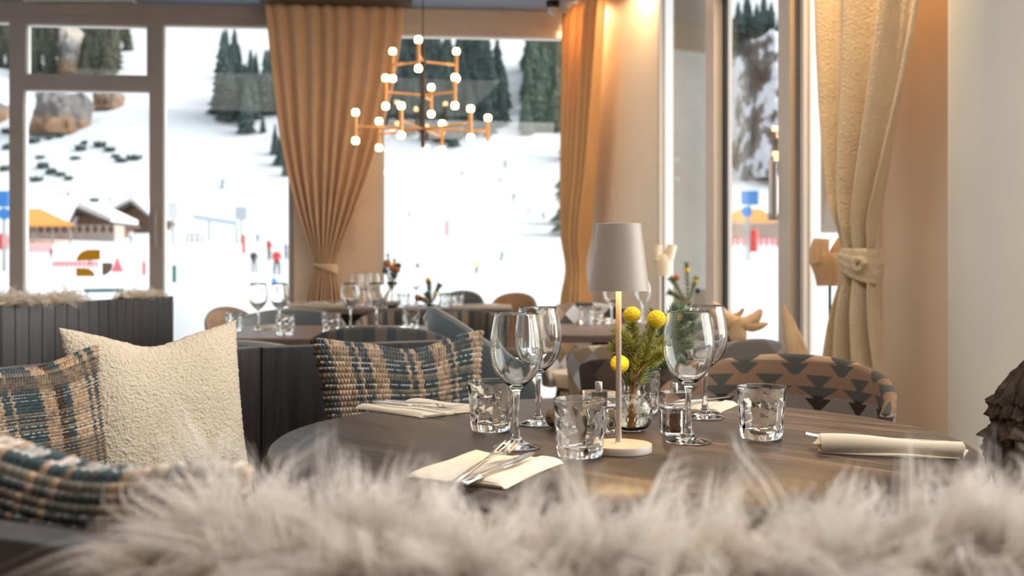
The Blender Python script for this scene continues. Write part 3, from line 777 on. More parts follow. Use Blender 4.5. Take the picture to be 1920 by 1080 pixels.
# ------------------------------------------------------------------ bulb vase with pine and billy buttons
vp = at(1184, 808.0); vp.z += 0.0006; vY = vp.y
def vx(px): return XP(px, vY)
vase = thing('bud_vase', 'round cut glass bud vase holding pine sprigs', 'vase', vp)
prof = [(0.0, 0.0), (0.016, 0.0), (0.020, 0.001), (0.026, 0.006), (0.0315, 0.015), (0.0345, 0.027), (0.0345, 0.037), (0.0315, 0.048), (0.0255, 0.057), (0.0190, 0.0635), (0.0165, 0.069), (0.0165, 0.076), (0.0180, 0.086), (0.0215, 0.096), (0.0270, 0.1040), (0.0280, 0.1055), (0.0272, 0.1062), (0.0262, 0.1052), (0.0200, 0.095), (0.0162, 0.085), (0.0148, 0.076), (0.0148, 0.069), (0.0170, 0.062), (0.0235, 0.0555), (0.0295, 0.0470), (0.0322, 0.0365), (0.0322, 0.027), (0.0293, 0.016), (0.024, 0.0085), (0.015, 0.0055), (0, 0.005)]
P = resample(prof[1:-1], 3); P = [(0, 0)] + [q for q in P if q[0] > 1e-6] + [(0, 0.005)]
V, Fc = lathe(P, 120)
V = np.array(V); rr = np.hypot(V[:, 0], V[:, 1]); an = np.arctan2(V[:, 1], V[:, 0])
dz = V[:, 2]; half = len(V) // 2
msk = ((dz > 0.004) & (dz < 0.060) & (np.arange(len(V)) < half)).astype(float)
A = 30 * an / 2 + dz * 620; Bq = 30 * an / 2 - dz * 620
dsp = 0.0026 * np.abs(np.sin(A) * np.sin(Bq)) * msk
sc = (rr + dsp) / np.maximum(rr, 1e-6); V[:, 0] *= sc; V[:, 1] *= sc
mesh('vase_body', V.tolist(), Fc, M['vase_glass'], vase, True)
V, Fc = lathe([(0, 0.0052), (0.015, 0.0058), (0.0238, 0.0088), (0.0290, 0.0162), (0.0318, 0.027), (0.0319, 0.034), (0, 0.034)], 48)
mesh('water', V, Fc, M['water'], vase, True, None, None, 40)

def sprig(label, pts, mats, n_needles=120, nl=0.020, side=(), group='pine sprigs in the bulb vase', seed=1, r0=0.0016, start=0.3, name='pine_sprig', cat='pine sprig', cone=False):
    rg = random.Random(seed)
    r = thing(name, label, cat, pts[0], 0, group); n_needles = int(n_needles * 1.9)
    base = Vector(pts[0])
    runs = [[Vector(p) - base for p in pts]] + [[Vector(p) - base for p in s] for s in side]
    st = MB(); nd = MB()
    for ri, run in enumerate(runs):
        c = catmull(run, 10)
        st.tube(c, [r0 * (1.0 if ri == 0 else 0.75) * (1 - 0.5 * i / len(c)) for i in range(len(c))], 6)
        fr = frames(c); m = n_needles if ri == 0 else n_needles // 2
        for q in range(m):
            t = (start if ri == 0 else 0.12) + (1 - (start if ri == 0 else 0.12)) * (q + rg.random()) / m
            p, a, b, tg = fr[min(int(t * (len(fr) - 1)), len(fr) - 1)]
            an = q * 2.4 + rg.uniform(-0.4, 0.4)
            out = (a * math.cos(an) + b * math.sin(an))
            d = (tg * rg.uniform(0.55, 1.05) + out * rg.uniform(0.6, 0.95)).normalized()
            ln = nl * rg.uniform(0.75, 1.25) * (1 - 0.35 * max(0, t - 0.8) / 0.2)
            e = p + d * ln; mid = p + d * ln * 0.55 + tg * ln * 0.06
            w = 0.00085
            s1 = d.cross(tg).normalized() if d.cross(tg).length > 1e-4 else a
            s2 = d.cross(s1).normalized()
            V = [p + s1*w*0.7, p - s1*w*0.35 + s2*w*0.6, p - s1*w*0.35 - s2*w*0.6, mid + s1*w, mid - s1*w*0.5 + s2*w*0.85, mid - s1*w*0.5 - s2*w*0.85, e]
            nd.add(V, [(0,1,4,3),(1,2,5,4),(2,0,3,5),(3,4,6),(4,5,6),(5,3,6)])
    st.obj('stem', mats[1], r, True)
    if n_needles: nd.obj('needles', mats[0], r, True)
    return r
def vpt(px, py, dy=0.0): return W(px, py, vY + dy)
Vin = vpt(1184, 790); nk = vpt(1184, 738)
PN, PD, TW = M['needles'], M['needles_dark'], M['twig']
sprig('golden green pine sprig standing upright behind the lamp stem', [vpt(1181, 795), vpt(1187, 735), vpt(1192, 690), vpt(1189, 640), vpt(1184, 606, -0.01)], (PN, TW), 190, 0.023, [[vpt(1190, 668), vpt(1175, 640, -0.02), vpt(1160, 622, -0.03)]], seed=4)
sprig('pine sprig leaning right from vase towards the wine glass', [vpt(1183, 796), vpt(1188, 738), vpt(1196, 700), vpt(1216, 668, -0.005), vpt(1246, 636, 0.0)], (PN, TW), 170, 0.021, [[vpt(1205, 682), vpt(1222, 676, -0.02), vpt(1240, 662, -0.03)]], seed=5)
sprig('dark green pine sprig rising between the two upper yellow balls', [vpt(1186, 797, 0.005), vpt(1190, 736, 0.005), vpt(1200, 690, 0.02), vpt(1212, 640, 0.03), vpt(1224, 584, 0.03)], (PD, TW), 170, 0.019, (), seed=6)
sprig('long pine sprig arching right behind the front right wine glass', [vpt(1187, 796, 0.004), vpt(1191, 738, 0.008), vpt(1206, 688, 0.03), vpt(1240, 635, 0.05), vpt(1276, 604, 0.06), vpt(1302, 592, 0.06)], (PD, TW), 260, 0.021, [[vpt(1244, 630, 0.05), vpt(1276, 628, 0.05), vpt(1312, 612, 0.05)], [vpt(1226, 655, 0.04), vpt(1262, 655, 0.04), vpt(1294, 644, 0.03)], [vpt(1262, 614, 0.05), vpt(1268, 592, 0.06), vpt(1272, 578, 0.07)]], seed=7)
sprig('short pine sprig drooping left of the lamp stem over the vase', [vpt(1179, 794), vpt(1181, 735), vpt(1176, 692), vpt(1164, 668, -0.01), vpt(1150, 648, -0.01)], (PN, TW), 150, 0.021, (), seed=8)
sprig('pine sprig with pale cut twig ends at vase mouth', [vpt(1185, 797, -0.004), vpt(1188, 737, -0.006), vpt(1194, 703, -0.015), vpt(1210, 686, -0.02), vpt(1236, 668, -0.02)], (PN, TW), 70, 0.017, [[vpt(1192, 706, -0.012), vpt(1193, 684, -0.02), vpt(1196, 668, -0.02)]], seed=9, r0=0.0022, start=0.75)
sprig('full golden pine sprig in the middle below the highest yellow ball', [vpt(1184, 796, 0.003), vpt(1189, 737, 0.0), vpt(1200, 696, -0.008), vpt(1212, 654, -0.012), vpt(1222, 620, -0.010)], (PN, TW), 180, 0.022, (), seed=14)
sprig('dark pine sprig standing tallest at right of the upper yellow balls', [vpt(1188, 796, 0.01), vpt(1193, 737, 0.012), vpt(1216, 676, 0.03), vpt(1242, 618, 0.035), vpt(1266, 576, 0.035)], (PD, TW), 170, 0.021, [[vpt(1230, 646, 0.035), vpt(1256, 612, 0.05), vpt(1290, 586, 0.05)]], seed=24)
sprig('tuft of brown green pine needles left of the stem below upper ball', [vpt(1182, 796, 0.006), vpt(1184, 737, 0.008), vpt(1180, 696, 0.012), vpt(1172, 655, 0.015), vpt(1168, 626, 0.015)], (PD, TW), 150, 0.020, (), seed=15)
sprig('dark pine sprig spreading right below the wine glass rim', [vpt(1187, 797, 0.008), vpt(1192, 738, 0.010), vpt(1216, 694, 0.03), vpt(1250, 664, 0.04), vpt(1284, 650, 0.04)], (PD, TW), 190, 0.021, [[vpt(1232, 678, 0.035), vpt(1256, 686, 0.03), vpt(1276, 680, 0.03)]], seed=16)
def billy(label, px, py, dy, r, pts):
    c = vpt(px, py, dy)
    t = thing('billy_button', label, 'flower', c, 0, 'yellow billy buttons in the bulb vase')
    st = MB(); st.tube([Vector(p) - c for p in catmull(pts, 6)], 0.0011, 6); st.obj('stem', M['flower_stem'], t, True)
    m = 34; V = []
    prof = [(r*math.sin(PI*i/m), -r*math.cos(PI*i/m)) for i in range(m+1)]
    V, Fc = lathe(prof, 64); V = np.array(V)
    nr = V / np.maximum(np.linalg.norm(V, axis=1, keepdims=True), 1e-9)
    d = np.array([mnoise.noise(Vector(p) * 900) for p in V]) * 0.0006 + np.array([mnoise.noise(Vector(p) * 90 + c * 50) for p in V]) * 0.0007
    V = V + nr * d[:, None]; V[:, 2] *= 0.95
    mesh('flower_head', V.tolist(), Fc, M['billy'], t, True)
billy('yellow billy button ball at upper left just right of the lamp stem', 1185, 590, 0.0, 0.0150, [vpt(1184, 790), vpt(1186, 730), vpt(1188, 660, 0.01), vpt(1185, 603)])
billy('yellow billy button ball highest on the right above pine needles', 1231, 598, -0.012, 0.0160, [vpt(1185, 792), vpt(1187, 732), vpt(1206, 668), vpt(1229, 612, -0.01)])
billy('yellow billy button ball lowest, behind the lamp stem at vase mouth', 1162, 682, -0.03, 0.0160, [vpt(1183, 785), vpt(1182, 735), vpt(1174, 712, -0.015), vpt(1165, 694, -0.028)])

# ------------------------------------------------------------------ salt and pepper mills
def mill(label, p, rz, fill, cat):
    p = Vector(p) + Vector((0, 0, 0.0006))
    t = thing('acrylic_mill', label, cat, p, rz, 'clear square mills on the round table')
    w = 0.0205
    MB().box((-w, -w, 0.0), (w, w, 0.0455)).obj('jar', M['acrylic'], t); bevel(t.children[-1], 0.004, 3)
    Vc, Fcv = lathe([(0, 0.0048), (0.0150, 0.0048), (0.0150, 0.041), (0, 0.041)], 32)
    mesh('jar_cavity', Vc, [f[::-1] for f in Fcv], M['acrylic'], t, True, None, None, 40)
    MB().lathe([(0, 0.0052), (0.0138, 0.0052), (0.0142, 0.007), (0.0142, 0.036 if fill == 'p' else 0.028), (0, 0.034 if fill == 'p' else 0.028)], 24).obj('peppercorns' if fill == 'p' else 'salt_fill', M['peppercorn' if fill == 'p' else 'salt'], t, True, 40)
    MB().box((-w, -w, 0.0470), (w, w, 0.0725)).obj('cap', M['acrylic'], t); bevel(t.children[-1], 0.004, 3)
    MB().lathe([(0, 0.0455), (0.006, 0.0455), (0.006, 0.0475), (0, 0.0475)], 16).obj('spindle', M['steel_brushed'], t, True, 40)
    MB().lathe([(0, 0.0725), (0.0060, 0.0725), (0.0066, 0.074), (0.0066, 0.0870), (0.0060, 0.088), (0, 0.088)], 24).obj('knob', M['brass'] if False else M['steel_brushed'], t, True, 40)
mill('clear square pepper mill beside the front right wine glass', at(1264, 815), 0.12, 'p', 'pepper mill')
mp = at(1123, 812); mill('clear square salt mill behind the nearest tumbler', mp, 0.5, 's', 'salt mill')

# dark seed head lying by the back left glass
c = Vector((0.0795, 1.985, ZT))
t = thing('seed_head', 'small dark brown rough round seed head beside the nearest tumbler', 'ornament', c)
m = 24; V, Fc = lathe([(0.0205*math.sin(PI*i/m), -0.0185*math.cos(PI*i/m)) for i in range(m+1)], 40); V = np.array(V)
d = np.array([mnoise.noise(Vector(p) * 260) for p in V]) * 0.0012
V = V * (1 + d[:, None] / 0.0185); V[:, 2] += 0.0185
mesh('husk', V.tolist(), Fc, M['nut'], t, True)
MB().tube([(0.0, 0.0, 0.036), (0.002, 0.001, 0.040)], [0.0025, 0.0018], 8).obj('stalk', M['twig'], t, True)

# ------------------------------------------------------------------ napkins and cutlery
def napkin(label, c, ang, Lg, Wd, prof, seed=0, z0=ZT):
    """cloth folded lengthwise: prof gives height across the width"""
    t = thing('linen_napkin', label, 'napkin', (c[0], c[1], z0), ang, 'folded beige linen napkins')
    rg = random.Random(seed)
    nu, nv = 46, 60
    xs = np.linspace(-0.5, 0.5, nu); vs = np.linspace(-0.5, 0.5, nv)
    top = np.zeros((nu, nv, 3)); bot = np.zeros((nu, nv, 3))
    pv = [a for a, b in prof]; ph = [b for a, b in prof]
    for i, x in enumerate(xs):
        for j, v in enumerate(vs):
            h = float(np.interp(v + 0.5 + 0.012 * math.sin(5 * x + seed), pv, ph))
            edge = 1 - 0.25 * smooth01((abs(x) - 0.46) / 0.04)
            wob = 0.0009 * math.sin(9 * x + 7 * v + seed)
            sk = 0.06 * v * Wd
            y = v * Wd + 0.004 * math.sin(4 * x + seed)
            top[i, j] = (x * Lg + sk, y, max(h * edge + wob, 0.0016)); bot[i, j] = (x * Lg + sk, y, 0.0004 + 0.15 * max(0, 0.003 - h * 0.1))
    V = np.concatenate([top.reshape(-1, 3), bot.reshape(-1, 3)])
    Fq = grid_faces(nu, nv).tolist() + grid_faces(nu, nv, nu * nv, True).tolist()
    o = nu * nv
    for i in range(nu - 1):
        Fq += [[i*nv, o+i*nv, o+(i+1)*nv, (i+1)*nv], [i*nv+nv-1, (i+1)*nv+nv-1, o+(i+1)*nv+nv-1, o+i*nv+nv-1]]
    for j in range(nv - 1):
        Fq += [[j, j+1, o+j+1, o+j], [(nu-1)*nv+j, o+(nu-1)*nv+j, o+(nu-1)*nv+j+1, (nu-1)*nv+j+1]]
    mesh('cloth', V.tolist(), Fq, M['napkin'], t, True, None, None, 55)
    # rolled end folds that show the layers at the short ends
    for sx in (-0.5, 0.5):
        mb = MB()
        for (v0, v1, hh) in ((0.0, 0.40, 0.0042), (0.46, 0.70, 0.0034), (0.74, 1.0, 0.0034)):
            pts = [(sx * Lg * 1.003 + 0.06 * (v - 0.5) * Wd, (v - 0.5) * Wd, hh + 0.0006 * math.sin(v * 9)) for v in np.linspace(v0 + 0.02, v1 - 0.02, 8)]
            mb.tube(pts, [0.0008] + [0.0022] * 6 + [0.0008], 8)
        mb.obj('folded_hem', M['napkin'], t, True)
    return t
def loft(mb, secs, n=10):
    """secs: (x, half width, thickness, z) -> flattened elliptical bar along x"""
    V = []; Fc = []
    for x, w, th, z in secs:
        for i in range(n):
            a = 2 * PI * i / n
            V.append((x, w * math.cos(a), z + th * math.sin(a)))
    for k in range(len(secs) - 1):
        for i in range(n):
            j = (i + 1) % n; Fc.append((k*n+i, (k+1)*n+i, (k+1)*n+j, k*n+j))
    Fc.append(tuple(range(n))); Fc.append(tuple(range(len(secs)*n - 1, (len(secs)-1)*n - 1, -1)))
    mb.add(V, Fc)
def fork(label, c, ang, s=1.0, pitch=0.0, z=0.0):
    t = thing('fork', label, 'fork', (c[0], c[1], z), 0, 'forks on the napkins')
    t.rotation_euler = (0, -pitch, ang); t.scale = (s,) * 3
    mb = MB()
    loft(mb, [(-0.100, 0.0040, 0.0016, 0.0032), (-0.094, 0.0062, 0.0020, 0.0030), (-0.05, 0.0050, 0.0022, 0.0034), (-0.005, 0.0030, 0.0022, 0.0048), (0.022, 0.0028, 0.0020, 0.0060), (0.034, 0.0052, 0.0014, 0.0052), (0.042, 0.0098, 0.0011, 0.0036), (0.050, 0.0112, 0.0010, 0.0030), (0.058, 0.0114, 0.0010, 0.0034)], 12)
    mb.obj('handle', M['steel'], t, True, 60)
    tn = MB()
    for k in range(4):
        y = -0.0096 + 0.0064 * k
        loft(tn, [(0.055, 0.0018, 0.0010, 0.0033), (0.075, 0.0016, 0.0010, 0.0046), (0.092, 0.0013, 0.0008, 0.0070), (0.100, 0.0007, 0.0005, 0.0086)][:], 8)
        n0 = len(tn.v) - 32
        for q in range(n0, len(tn.v)): tn.v[q] = (tn.v[q][0], tn.v[q][1] + y, tn.v[q][2])
    tn.obj('tines', M['steel'], t, True, 60)
    return t
def knife(label, c, ang, s=1.0, pitch=0.0, z=0.0):
    t = thing('table_knife', label, 'knife', (c[0], c[1], z), 0, 'table knives on the napkins')
    t.rotation_euler = (0, -pitch, ang); t.scale = (s,) * 3
    mb = MB(); loft(mb, [(-0.110, 0.0050, 0.0030, 0.004), (-0.107, 0.0075, 0.0042, 0.004), (-0.06, 0.0066, 0.0040, 0.004), (-0.01, 0.0052, 0.0032, 0.004), (0.0, 0.0056, 0.0026, 0.004)], 12)
    mb.obj('handle', M['steel'], t, True, 60)
    mb = MB(); loft(mb, [(-0.002, 0.0060, 0.0016, 0.004), (0.01, 0.0088, 0.0012, 0.004), (0.05, 0.0098, 0.0010, 0.004), (0.085, 0.0084, 0.0008, 0.004), (0.102, 0.0045, 0.0006, 0.004), (0.108, 0.001, 0.0004, 0.004)], 12)
    mb.obj('blade', M['steel'], t, True, 60)
    return t
PR = [(0, 0.0022), (0.03, 0.0085), (0.07, 0.0105), (0.14, 0.0085), (0.36, 0.0060), (0.47, 0.0062), (0.50, 0.0085), (0.60, 0.0108), (0.69, 0.0088), (0.715, 0.0042), (0.74, 0.0072), (0.80, 0.0112), (0.92, 0.0100), (0.97, 0.0075), (1.0, 0.0020)]
def mid(a, b): return (a + b) * 0.5
# front left setting: long side runs away to the right
a1, a2, a3, a4 = at(770, 896), at(905, 850), at(1040, 873), at(935, 924)
ang1 = math.atan2((a2 - a1).y, (a2 - a1).x)
nc = (a1 + a2 + a3 + a4) / 4
PRm = [(1 - a, b) for a, b in PR][::-1]
napkin('beige linen napkin nearest the viewer, under crossed fork and knife', nc, ang1, 0.205, 0.150, PRm, 1)
def lay(tip_px, tip_py, end_px, end_py, z0, z1):               # points of a utensil: tip at z0, handle end at z1
    a = T(tip_px, tip_py, z0); b = T(end_px, end_py, z1)
    d = a - b; ang = math.atan2(d.y, d.x); pl = math.hypot(d.x, d.y)
    return (a + b) / 2, ang, math.hypot(pl, d.z), math.atan2(d.z, pl)
m_, an, ln, pt = lay(962, 834, 846, 905, 0.776, 0.763)
fork('steel fork across the nearest napkin with its tines over the wine glass foot', m_, an, ln / 0.200, pt, m_.z - 0.0036)
m_, an, ln, pt = lay(1001, 848, 866, 907, 0.768, 0.762)
knife('steel knife across the nearest napkin beside the fork', m_, an, ln / 0.218, pt, m_.z - 0.004)
# back left setting
b1, b2, b3, b4 = at(690, 773), at(764, 750), at(890, 764), at(812, 790)
nc = (b1 + b2 + b3 + b4) / 4; ang2 = math.atan2((b4 - b1).y, (b4 - b1).x)
napkin('beige linen napkin at back left before the plaid cushion', nc, ang2, 0.20, 0.165, PR, 2)
m_, an, ln, pt = lay(858, 771, 722, 763, 0.765, 0.763)
fork('steel fork lying on the back left napkin', Vector((nc.x + 0.005, nc.y - 0.005, 0)), ang2 + 0.12, 1.0, 0.0, ZT + 0.0095)
knife('steel knife lying on the back left napkin before the plaid cushion', Vector((nc.x - 0.018, nc.y - 0.036, 0)), ang2 + 0.05, 0.95, 0.0, ZT + 0.0098)
# back right setting
nc = Vector((0.378, 2.268, 0)); ang3 = math.radians(68)
napkin('beige linen napkin at back right behind the pepper mill', nc, ang3, 0.155, 0.125, PRm, 3)
fork('steel fork on the back right napkin behind a wine glass', Vector((nc.x - 0.028, nc.y + 0.005, 0)), ang3 + math.radians(150), 0.9, 0.0, ZT + 0.0095)
knife('steel knife on the back right napkin by the patterned chair', Vector((nc.x + 0.010, nc.y + 0.02, 0)), ang3 - 0.5, 0.85, 0.0, ZT + 0.0105)
# right setting, rolled
PRR = [(0, 0.003), (0.10, 0.006), (0.35, 0.005), (0.50, 0.006), (0.66, 0.010), (0.80, 0.0150), (0.93, 0.0135), (1.0, 0.004)]
c1, c2 = at(1541, 852), at(1805, 862)
ang4 = math.atan2((c2 - c1).y, (c2 - c1).x)
dirp = Vector((-math.sin(ang4), math.cos(ang4), 0))
nc = mid(c1, c2) + dirp * 0.055
Ln = (c2 - c1).length
rn = napkin('rolled beige linen napkin at the right edge of the table', nc, ang4, Ln, 0.105, PRR, 4)
rl = MB(); pts = []; rr = []
for q in range(25):
    f = q / 24; r_ = 0.0150 - 0.0032 * f + 0.0008 * math.sin(f * 7); 
    pts.append((-Ln / 2 - 0.002 + (Ln + 0.004) * f, -0.041 + 0.003 * math.sin(f * 4), r_ * 0.98 + 0.0004)); rr.append(r_)
rl.tube([pts[0]] + pts + [pts[-1]], [0.011] + rr + [0.008], 24)
rl.obj('rolled_edge', M['napkin'], rn, True, 50)
for sx in (0, -1):                                              # spiral layers at the roll's ends
    p_ = pts[sx]; sg = -1 if sx == 0 else 1
    MB().tube([(p_[0] + sg * 0.0012, p_[1] + (0.0095 - 0.00032 * q) * math.cos(q * 0.5), p_[2] + (0.0095 - 0.00032 * q) * math.sin(q * 0.5)) for q in range(26)], 0.0011, 6).obj('folded_hem', M['napkin'], rn, True)
knife('steel knife poking out of the rolled napkin on the right', nc + Vector((-0.008, -0.004, 0)) , ang4 + PI - 0.02, 1.05, 0.0, ZT + 0.010)
fork('steel fork inside the rolled napkin on the right', nc + Vector((-0.012, 0.014, 0)), ang4 + PI - 0.05, 1.08, 0.0, ZT + 0.012)
# ================================================================== curved booth round the table
BR = 1.19; ZB = 0.838
def bp(deg, r=BR): a = math.radians(deg); return Vector((TC.x + r * math.cos(a), TC.y + r * math.sin(a), 0))
booth = thing('booth_bench', 'dark wood panelled booth bench curving round the table', 'bench', TC)
angs = [103.5, 131.7, 163.7, 195.7, 227.7, 259.7, 291.7, 318]
for a0, a1 in zip(angs, angs[1:]):
    P, Q = bp(a0) - TC, bp(a1) - TC; Po, Qo = bp(a0, BR + 0.045) - TC, bp(a1, BR + 0.045) - TC
    d = (Q - P).normalized() * 0.0016
    P, Q, Po, Qo = P + d, Q - d, Po + d, Qo - d
    V = [(p.x, p.y, z) for z in (0.02, ZB) for p in (P, Q, Qo, Po)]
    bevel(mesh('back_panel', V, [(0,1,2,3),(4,7,6,5),(0,4,5,1),(1,5,6,2),(2,6,7,3),(3,7,4,0)], M['booth'], booth, False), 0.003, 2)
def ring_sector(r0, r1, z0, z1, a0, a1, n=60):
    V = []; Fc = []
    for i in range(n + 1):
        a = math.radians(a0 + (a1 - a0) * i / n)
        for r, z in ((r0, z0), (r1, z0), (r1, z1), (r0, z1)):
            V.append((r * math.cos(a), r * math.sin(a), z))
    for i in range(n):
        for k in range(4):
            j = (k + 1) % 4; Fc.append((i*4+k, i*4+j, (i+1)*4+j, (i+1)*4+k))
    Fc += [(3, 2, 1, 0), tuple(n*4 + k for k in range(4))]
    return V, Fc
V, Fc = ring_sector(0.74, 1.135, 0.0, 0.40, 104.5, 317); mesh('seat_base', V, Fc, M['booth'], booth, False)
V, Fc = ring_sector(0.70, 1.13, 0.402, 0.503, 104.5, 317); bevel(mesh('seat_pad', V, Fc, M['seat_grey'], booth, True, None, None, 40), 0.02, 3)

# ------------------------------------------------------------------ cushions
def cushion(label, loc, u, lean, wd, ht, th, mat, knit=None, pinch=0.10, sag=0.0, roll=0.0, seed=0, name='cushion', res=None, group=None, skew=0.0, taper=0.0):
    """loc: middle of the lower edge; u: unit vector along the width; faces u x up"""
    u = Vector(u).normalized(); up = Vector((0, 0, 1)); n = u.cross(up).normalized()
    upl = (up * math.cos(lean) - n * math.sin(lean)).normalized(); nl = u.cross(upl).normalized()
    if roll:
        q = Quaternion(nl, roll); u = q @ u; upl = q @ upl
    o = thing(name, label, 'cushion', loc, 0, group)
    o.rotation_mode = 'QUATERNION'
    o.rotation_quaternion = basis(Vector((0,0,0)), u, upl, nl).to_quaternion()
    nu, nv = res or (120, 110)
    s = np.linspace(-1, 1, nu)[:, None] * np.ones((1, nv)); t = np.ones((nu, 1)) * np.linspace(-1, 1, nv)[None, :]
    x = wd / 2 * s * (1 - pinch * (1 - t**2) * np.abs(s)**1.5)
    y = ht / 2 * t * (1 - pinch * (1 - s**2) * np.abs(t)**1.5)
    y = y - sag * np.cos(s * PI / 2)**1.4 * (1 + 0.25 * np.sin(s * 5 + seed)) * np.clip((t + 0.2) / 1.2, 0, 1) + skew * s * (t + 1) / 2
    x = x * (1 + taper * (t - 1) / 2)
    prof = np.clip((1 - np.abs(s)**2.6), 0, 1)**0.55 * np.clip((1 - np.abs(t)**2.6), 0, 1)**0.55
    rgx = np.array([[mnoise.noise(Vector((a * 1.6 + seed, b * 1.6, seed * 0.7))) for b in t[0, ::6]] for a in s[::6, 0]])
    big = np.interp(np.arange(nv), np.arange(0, nv, 6), rgx[0]) if False else None
    # broad dents
    from_rows = np.array([np.interp(np.arange(nv), np.arange(0, nv, 6), r) for r in rgx])
    dent = np.array([np.interp(np.arange(nu), np.arange(0, nu, 6), from_rows[:, j]) for j in range(nv)]).T
    z = th / 2 * prof * (1 + 0.16 * dent)
    uv = np.stack([(s + 1) / 2, (t + 1) / 2], -1)
    out = []
    for sg in (1, -1):
        P = np.stack([x, y + ht / 2, sg * z], -1)
        if knit == 'nub':
            du = np.gradient(P, axis=0); dv = np.gradient(P, axis=1)
            N = np.cross(du, dv); N /= np.maximum(np.linalg.norm(N, axis=2, keepdims=True), 1e-9)
            r0 = NP.normal(0, 1, (nu, nv))
            for _ in range(2): r0 = (r0 + np.roll(r0, 1, 0) + np.roll(r0, -1, 0) + np.roll(r0, 1, 1) + np.roll(r0, -1, 1)) / 5
            P = P + N * (0.0022 * sg * r0)[..., None]
        elif knit and (sg == 1 or knit[3]):
            kn, kv, amp, _ = knit
            du = np.gradient(P, axis=0); dv = np.gradient(P, axis=1)
            N = np.cross(du, dv); N /= np.maximum(np.linalg.norm(N, axis=2, keepdims=True), 1e-9)
            if sg < 0: N = -N
            U, Vv = uv[..., 0], uv[..., 1]
            row = np.floor(Vv * kv); fu = (U * kn + 0.5 * (row % 2)) % 1; fv = (Vv * kv) % 1
            h = np.abs(np.sin(PI * fu))**0.55 * np.abs(np.sin(PI * fv))**0.55
            rn = NP.normal(0, 0.12, h.shape)
            P = P + N * (amp * (h + rn * 0.3))[..., None]
        out.append(P)
    V = np.concatenate([out[0].reshape(-1, 3), out[1].reshape(-1, 3)])
    Fq = np.concatenate([grid_faces(nu, nv), grid_faces(nu, nv, nu * nv, True)])
    # stitch borders
    def rim(idx):
        a = np.array(idx); return np.stack([a[:-1], a[1:], a[1:] + nu * nv, a[:-1] + nu * nv], -1)
    i = np.arange(nu); j = np.arange(nv)
    Fq = np.concatenate([Fq, rim(i * nv)[:, ::-1], rim(i * nv + nv - 1), rim(j), rim((nu - 1) * nv + j)[:, ::-1]])
    UV = np.concatenate([uv.reshape(-1, 2), uv.reshape(-1, 2)])
    mesh('cushion_cover', V, Fq, mat, o, True, None, UV)
    return o
# cream boucle cushion by the left panels
cu = Vector((0.25, 0.30, 0)).normalized()
cb = Vector((-0.708, 2.32, 0.536))
cushion('square cream boucle cushion standing between two plaid cushions', cb, cu, 0.16, 0.42, 0.385, 0.13, M['boucle'], 'nub', 0.085, 0.026, 0.0, 2, res=(270, 250))
pu = Vector((0.24, 0.36, 0)).normalized()
cushion('knitted plaid cushion at far left beside the cream cushion', Vector((-0.825, 1.862, 0.507)), pu, 0.13, 0.40, 0.385, 0.13, M['plaid_sq'], (76, 62, 0.0055, False), 0.07, 0.02, 0.02, 5, res=(380, 310))
# back plaid cushion
qa, qb = Vector((XP(592, 2.60), 2.60, 0)), Vector((XP(905, 2.80), 2.80, 0))
qu = (qb - qa).normalized()
cushion('wide knitted plaid cushion behind the table against dark panels', mid(qa, qb) + Vector((0.02, -0.035, 0.522)), qu, 0.13, (qb - qa).length * 1.02, 0.355, 0.13, M['plaid'], (58, 26, 0.0080, False), 0.06, 0.026, 0.015, 7, res=(350, 160), taper=0.14)
# nearest plaid cushion, seen from behind over the bench back
P0, P1 = bp(227.7), bp(259.7); bu = (P1 - P0).normalized(); bn = Vector((-bu.y, bu.x, 0))
cc_ = P0 + bu * 0.165 + bn * 0.085
cushion('blurred knitted plaid cushion nearest the viewer at lower left', cc_ + Vector((0, 0, 0.530)), -bu, 0.03, 0.47, 0.375, 0.13, M['plaid_sq2'], (52, 42, 0.007, True), 0.07, 0.02, 0.09, 4, res=(260, 210))
cushion('cream boucle cushion glimpsed at left edge between plaid cushions', Vector((-0.79, 1.46, 0.535)), Vector((0.1, 0.4, 0)), 0.22, 0.36, 0.315, 0.12, M['boucle'], None, 0.08, 0.02, 0.0, 6, res=(80, 70))

